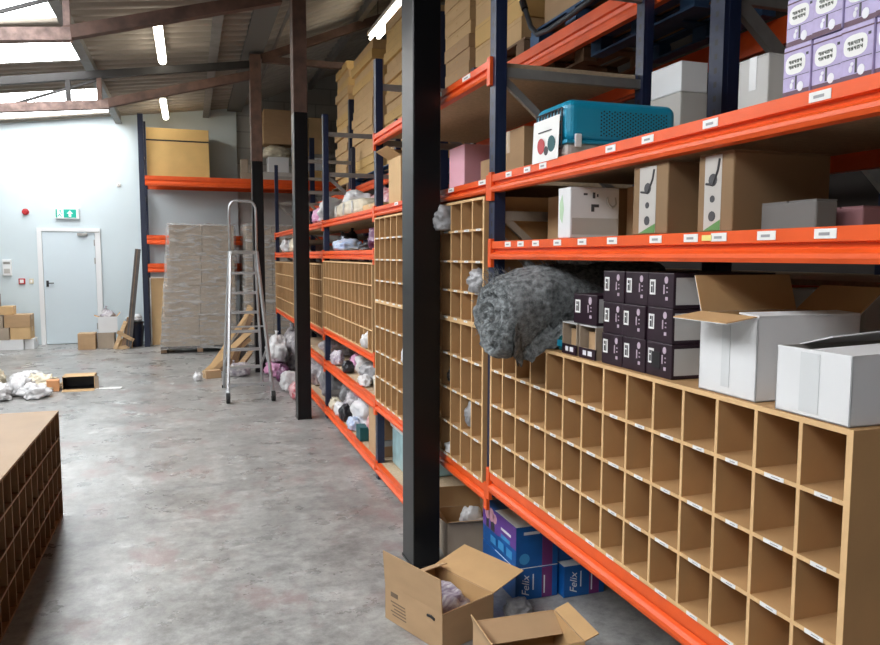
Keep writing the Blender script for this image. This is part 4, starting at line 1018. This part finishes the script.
for q, x in ((nl, -.225), (nr, .25)):
    w = MB().disc((x - .02, -.462, .056), .056, (1, 0, 0), 20, .04); w.build('castor_wheel', DARKRUB, t)
    MB().bar((x, -.44, .05), (x * .995, -.42, .15), .032, .05).build('castor_fork', ALU, t)
for x in (-.23, .225): MB().box((x - .02, .53, 0), (x + .02, .59, .03)).build('rubber_foot', DARKRUB, t)

# timber offcuts leaning on the farthest column
rnd = random.Random(8)
for i in range(11):
    x1 = rnd.uniform(.745, .785); z1 = (.34, .62, .28, .80, .46, .70, .88, .55, .84, .66, .90)[i]; x0 = (.50, .14, .56, .46, .24, .60, .18, .36, .55, .30, .44)[i]; y0 = 9.95 + .042 * i; y1 = y0 + .01
    w, h = ((.055, .034), (.07, .020), (.042, .034), (.06, .022))[i % 4]
    P0, P1 = V((x0, y0, w * .55)), V((x1, y1, z1))
    k = thing('timber_offcut', 'timber offcut leaning by the farthest column, %s from the ladder side' % ('first', 'second', 'third', 'fourth', 'fifth', 'sixth', 'seventh', 'eighth', 'ninth', 'tenth', 'eleventh')[i], 'timber', (x0, y0, 0), 0, 'timber offcuts by the ladder')
    MB().bar(P0, P1, w, h, (0, -1, .3)).build('board', (WOOD, CARD2, WOODD, WOODD, WOOD, WOODB, CARD2, WOODD, WOOD, WOODB, WOOD)[i], k, off=(x0, y0, 0), bevel=.002)
    e = P1 - P0; MB().bar(P0 + e * .985, P1 + e * .002, w + .001, h + .001, (0, -1, .3)).build('sawn_end', CARD2, k, off=(x0, y0, 0))
carton('small brown carton lying before the timber offcuts behind the ladder', (.24, 10.0 - .12, 0), (.2, .13, .10), .3, CARD, TAPE)
bag('white scrap bag hanging on the timber beside the ladder', (.06, 9.70, 0), (.11, .11, .10), BAG_W, seed=80)
bag('grey-white bag lying among the timber behind the ladder', (.58, 9.88, 0), (.30, .16, .17), BAG_M, seed=81)

# soft goods spilling on the floor before the farther bays
heap([
    ('small blue pack in front of the large white bag on the bottom deck', 1.275, 6.02, Zb, .10, .20, .10, BAG_B, 140),
    ('small dark pack wedged between white and mottled bags on the bottom deck', 1.275, 6.36, Zb, .11, .17, .13, BAG_K, 142),
    ('small white pack before the mottled grey bag on the bottom deck', 1.27, 6.60, Zb, .09, .20, .12, BAG_W, 143),
    ('small cream pack beside the far navy post on the bottom deck', 1.275, 6.86, Zb, .10, .18, .11, BAG_C, 145),
    ('small pink pack perched on the large white bag', 1.38, 6.02, Zb + .27, .20, .24, .12, BAG_P, 146),
    ('small striped pack perched on the red and white bag', 1.40, 5.66, Zb + .24, .18, .22, .12, CLOTH, 148),
    ('small white pack in front of the silvery bag on the middle deck', 1.27, 5.56, Zm, .09, .18, .08, BAG_W, 149),
    ('small black pack between pink and white bags on the middle deck', 1.275, 6.22, Zm, .10, .13, .10, BAG_K, 151),
    ('small striped pack on the middle deck near the far navy post', 1.28, 6.74, Zm, .11, .26, .13, CLOTH, 152),
])
heap([
    ('large white pillow-like bag on the floor right of the ladder', 1.06, 9.85, .185, .26, .56, .34, BAG_W, 90),
    ('pale pink bag on the floor under the white pillow-like bag', 1.06, 9.85, 0, .30, .60, .18, BAG_P, 91),
    ('white bag on the floor close behind the middle column', 1.08, 8.72, 0, .20, .36, .22, BAG_W, 92),
    ('dark plum bag on the floor between white bags behind the middle column', 1.09, 9.30, 0, .20, .30, .17, BAG_PD, 93),
    ('mottled red bag on the floor against the racking behind the middle column', 1.10, 8.2, 0, .17, .44, .16, BAG_R, 94),
    ('grey mottled bag on top of the pile by the farther bays', 1.36, 9.62, .30, .24, .7, .28, BAG_M, 95),
    ('large white bag on the heap beyond the ladder', 1.36, 10.4, 0, .4, .9, .50, BAG_M, 96),
])

# ------------------------------------------------------------------ goods by the far wall
def ct(lb, x, y, z, w, d, h, m=CARD, rz=0., tp=TAPE): return carton(lb, (x, y, z), (w, d, h), rz, m, tp)
ct('long white carton lowest in the pile left of the door', -2.92, 14.0, 0, .52, .4, .17, WCARD)
ct('white carton beside the long white one, nearest the door', -2.58, 14.05, 0, .14, .36, .17, WCARD)
ct('brown carton with white label, second layer left of the door', -2.99, 13.98, .171, .26, .38, .20, CARD4)
ct('tan carton in the second layer of the pile, nearer the door', -2.70, 14.0, .171, .30, .36, .20, CARD2)
ct('wide brown carton in the third layer of the pile left of the door', -2.74, 14.0, .373, .38, .36, .21, CARD)
ct('brown carton third layer at the left frame edge', -3.10, 14.0, .373, .30, .36, .19, CARD4)
ct('small tan carton topmost of the pile left of the door', -2.90, 14.0, .585, .19, .26, .14, CARD2)
ct('tall narrow brown carton at the left frame edge pile', -3.12, 14.05, .565, .16, .3, .36, CARD4)
ct('extra long carton low at the far left of the pile', -3.45, 14.0, 0, .50, .4, .37, CARD)
ct('smooth brown cube carton on the floor right of the white door', -1.66, 13.62, 0, .27, .28, .27, CARD)
ct('brown carton on the floor, second to the right of the door', -1.37, 13.70, 0, .26, .3, .265, CARD4)
t = open_carton('white-sided open carton standing on the brown one by the door', (-1.35, 13.72, .267), (.30, .28, .27), .1, {'-x': (20, .06, .004), '+x': (50, .08, .004)}, WCARD, CARD_IN)
bag('dark oddments sticking out of the white-sided carton by the door', (-1.35, 13.72, .40), (.24, .22, .24), BAG_M, seed=100)
for i, (p, q, m) in enumerate((((-1.22, 13.35, .01), (-1.05, 13.48, .46), WOOD), ((-1.17, 13.33, .30), (-.93, 13.42, .14), WOOD), ((-1.10, 13.40, .01), (-1.0, 13.55, .52), WOODD), ((-1.20, 13.38, .015), (-1.0, 13.40, .04), WOOD))):
    k = thing('wood_scrap', ('pale wood scrap leaning left of the dark board', 'pale wood scrap lying slantwise before the dark board', 'brown wood scrap standing behind the pale scraps', 'flat pale wood scrap on the floor before the dark board')[i], 'wood scrap', p)
    MB().bar(p, q, .06, .022, (0, -1, .2)).build('board', m, k, off=p); MB().bar(V(p) + (V(q) - V(p)) * .98, V(q) + (V(q) - V(p)) * .004, .061, .023, (0, -1, .2)).build('sawn_end', CARD2, k, off=p)
carton('pale carton on the floor behind the wood scraps', (-1.08, 13.56, 0), (.24, .2, .16), 0, CARD2, TAPE)
t = thing('leaning_board', 'long dark board leaning against the far rack post', 'board', (-.95, 13.40, 0))
MB().bar((-.06, 0, .01), (.13, .16, 1.68), .09, .03, (0, -1, .1)).build('board', WOODB, t); MB().bar((-.068, -.020, .01), (.122, .140, 1.68), .008, .01, (0, -1, .1)).build('pale_edge', WOODD, t)
for k, (x, h, lb) in enumerate(((-.925, .40, 'dark blue plastic tub stack by the far rack post'), (-.93, .30, 'dark blue tub behind the leaning dark board'))):
    t = thing('storage_tub', lb, 'tub', (x, 13.75 + .34 * k, 0))
    MB().path([(0, 0, 0), (0, 0, h)], [.11, .14], 22).build('body', NAVY, t); MB().path([(0, 0, h), (0, 0, h + .03)], .15, 22).build('rim', BLACK, t)
bag('pale crumpled sheet on top of the dark blue tubs', (-.925, 13.75, .432), (.26, .24, .12), BAG_W, seed=101, tie=False)

# ------------------------------------------------------------------ rubbish on the open floor
t = thing('open_box', 'open dark-mouthed cardboard box lying on its side on the floor', 'box', (-1.275, 9.50, 0))
w, dd, h = .345, .26, .155
MB().box((-w / 2, 0, 0), (w / 2, dd, .005)).box((-w / 2, 0, h - .005), (w / 2, dd, h)).box((-w / 2, 0, 0), (-w / 2 + .005, dd, h)).box((w / 2 - .005, 0, 0), (w / 2, dd, h)).box((-w / 2, dd - .005, 0), (w / 2, dd, h)).build('body', CARD2, t)
MB().box((-w / 2 + .005, .004, .005), (w / 2 - .005, dd - .005, .0055)).box((-w / 2 + .005, dd - .0056, .005), (w / 2 - .005, dd - .005, h - .005)).box((-w / 2 + .005, .004, h - .0056), (w / 2 - .005, dd - .005, h - .005)).box((w / 2 - .0056, .004, .005), (w / 2 - .005, dd - .005, h - .005)).box((-w / 2 + .005, .004, .005), (-w / 2 + .0056, dd - .005, h - .005)).build('mouth_shade', BLACK, t)  # inner faces coloured black to stand for shade in the mouth
MB().slab((-w / 2, 0, .001), (w / 2, 0, .001), (w / 2 + .01, -.16, .004), (-w / 2 + .01, -.16, .004), .003).build('flap', CARD2, t)
MB().slab((w / 2, .0, 0.002), (w / 2, 0, h), (w / 2 + .05, -.06, h), (w / 2 + .05, -.06, .002), .003).build('flap', CARD4, t)
carton('small orange-brown carton beside the open dark box', (-1.54, 9.48, 0), (.13, .14, .13), .1, mat('carton_orange', (.60, .28, .12), .7), None)
t = thing('paper_strip', 'flat white strip of card on the floor right of the open box', 'paper', (-.95, 9.46, 0))
MB().slab((-.14, -.035, .002), (.14, -.06, .002), (.15, .035, .006), (-.13, .045, .003), .002).build('sheet', LABEL, t)
rnd = random.Random(3)
piles = [(-2.35, 9.3), (-2.1, 9.6), (-1.85, 9.3), (-1.72, 9.75), (-1.66, 9.1), (-2.0, 9.05), (-2.25, 9.95), (-1.9, 10.0), (-2.5, 9.7), (-1.62, 9.5)]
wh = ('leftmost low sheet', 'crumpled heart', 'lump in front', 'lump nearest the carton', 'low front edge', 'front left edge', 'far left edge', 'far right edge', 'left back lump', 'lump touching the orange-brown carton')
for i, (x, y) in enumerate(piles):
    bag('crumpled white film, %s of the rubbish heap on the floor' % wh[i], (x, y, 0), (rnd.uniform(.25, .33), rnd.uniform(.22, .30), rnd.uniform(.08, .19)), BAG_W if i % 3 else BAG_C, rz=rnd.uniform(0, 3), name='packing_film', cat='packing film', rough=.5, seed=110 + i, tie=False, group='white packing film heap')

# ------------------------------------------------------------------ light, world, view
w = bpy.data.worlds.new('world'); SC.world = w; w.use_nodes = True
w.node_tree.nodes['Background'].inputs[0].default_value = (.75, .85, 1, 1); w.node_tree.nodes['Background'].inputs[1].default_value = .3
SC.view_settings.view_transform = 'Standard'; SC.view_settings.look = 'None'; SC.view_settings.gamma = 1; SC.view_settings.exposure = -0.08
SC.view_settings.use_curve_mapping = False
SC.cycles.use_denoising = True
SC.cycles.max_bounces = 8; SC.cycles.diffuse_bounces = 5; SC.cycles.transparent_max_bounces = 12
SC.cycles.sample_clamp_indirect = 6
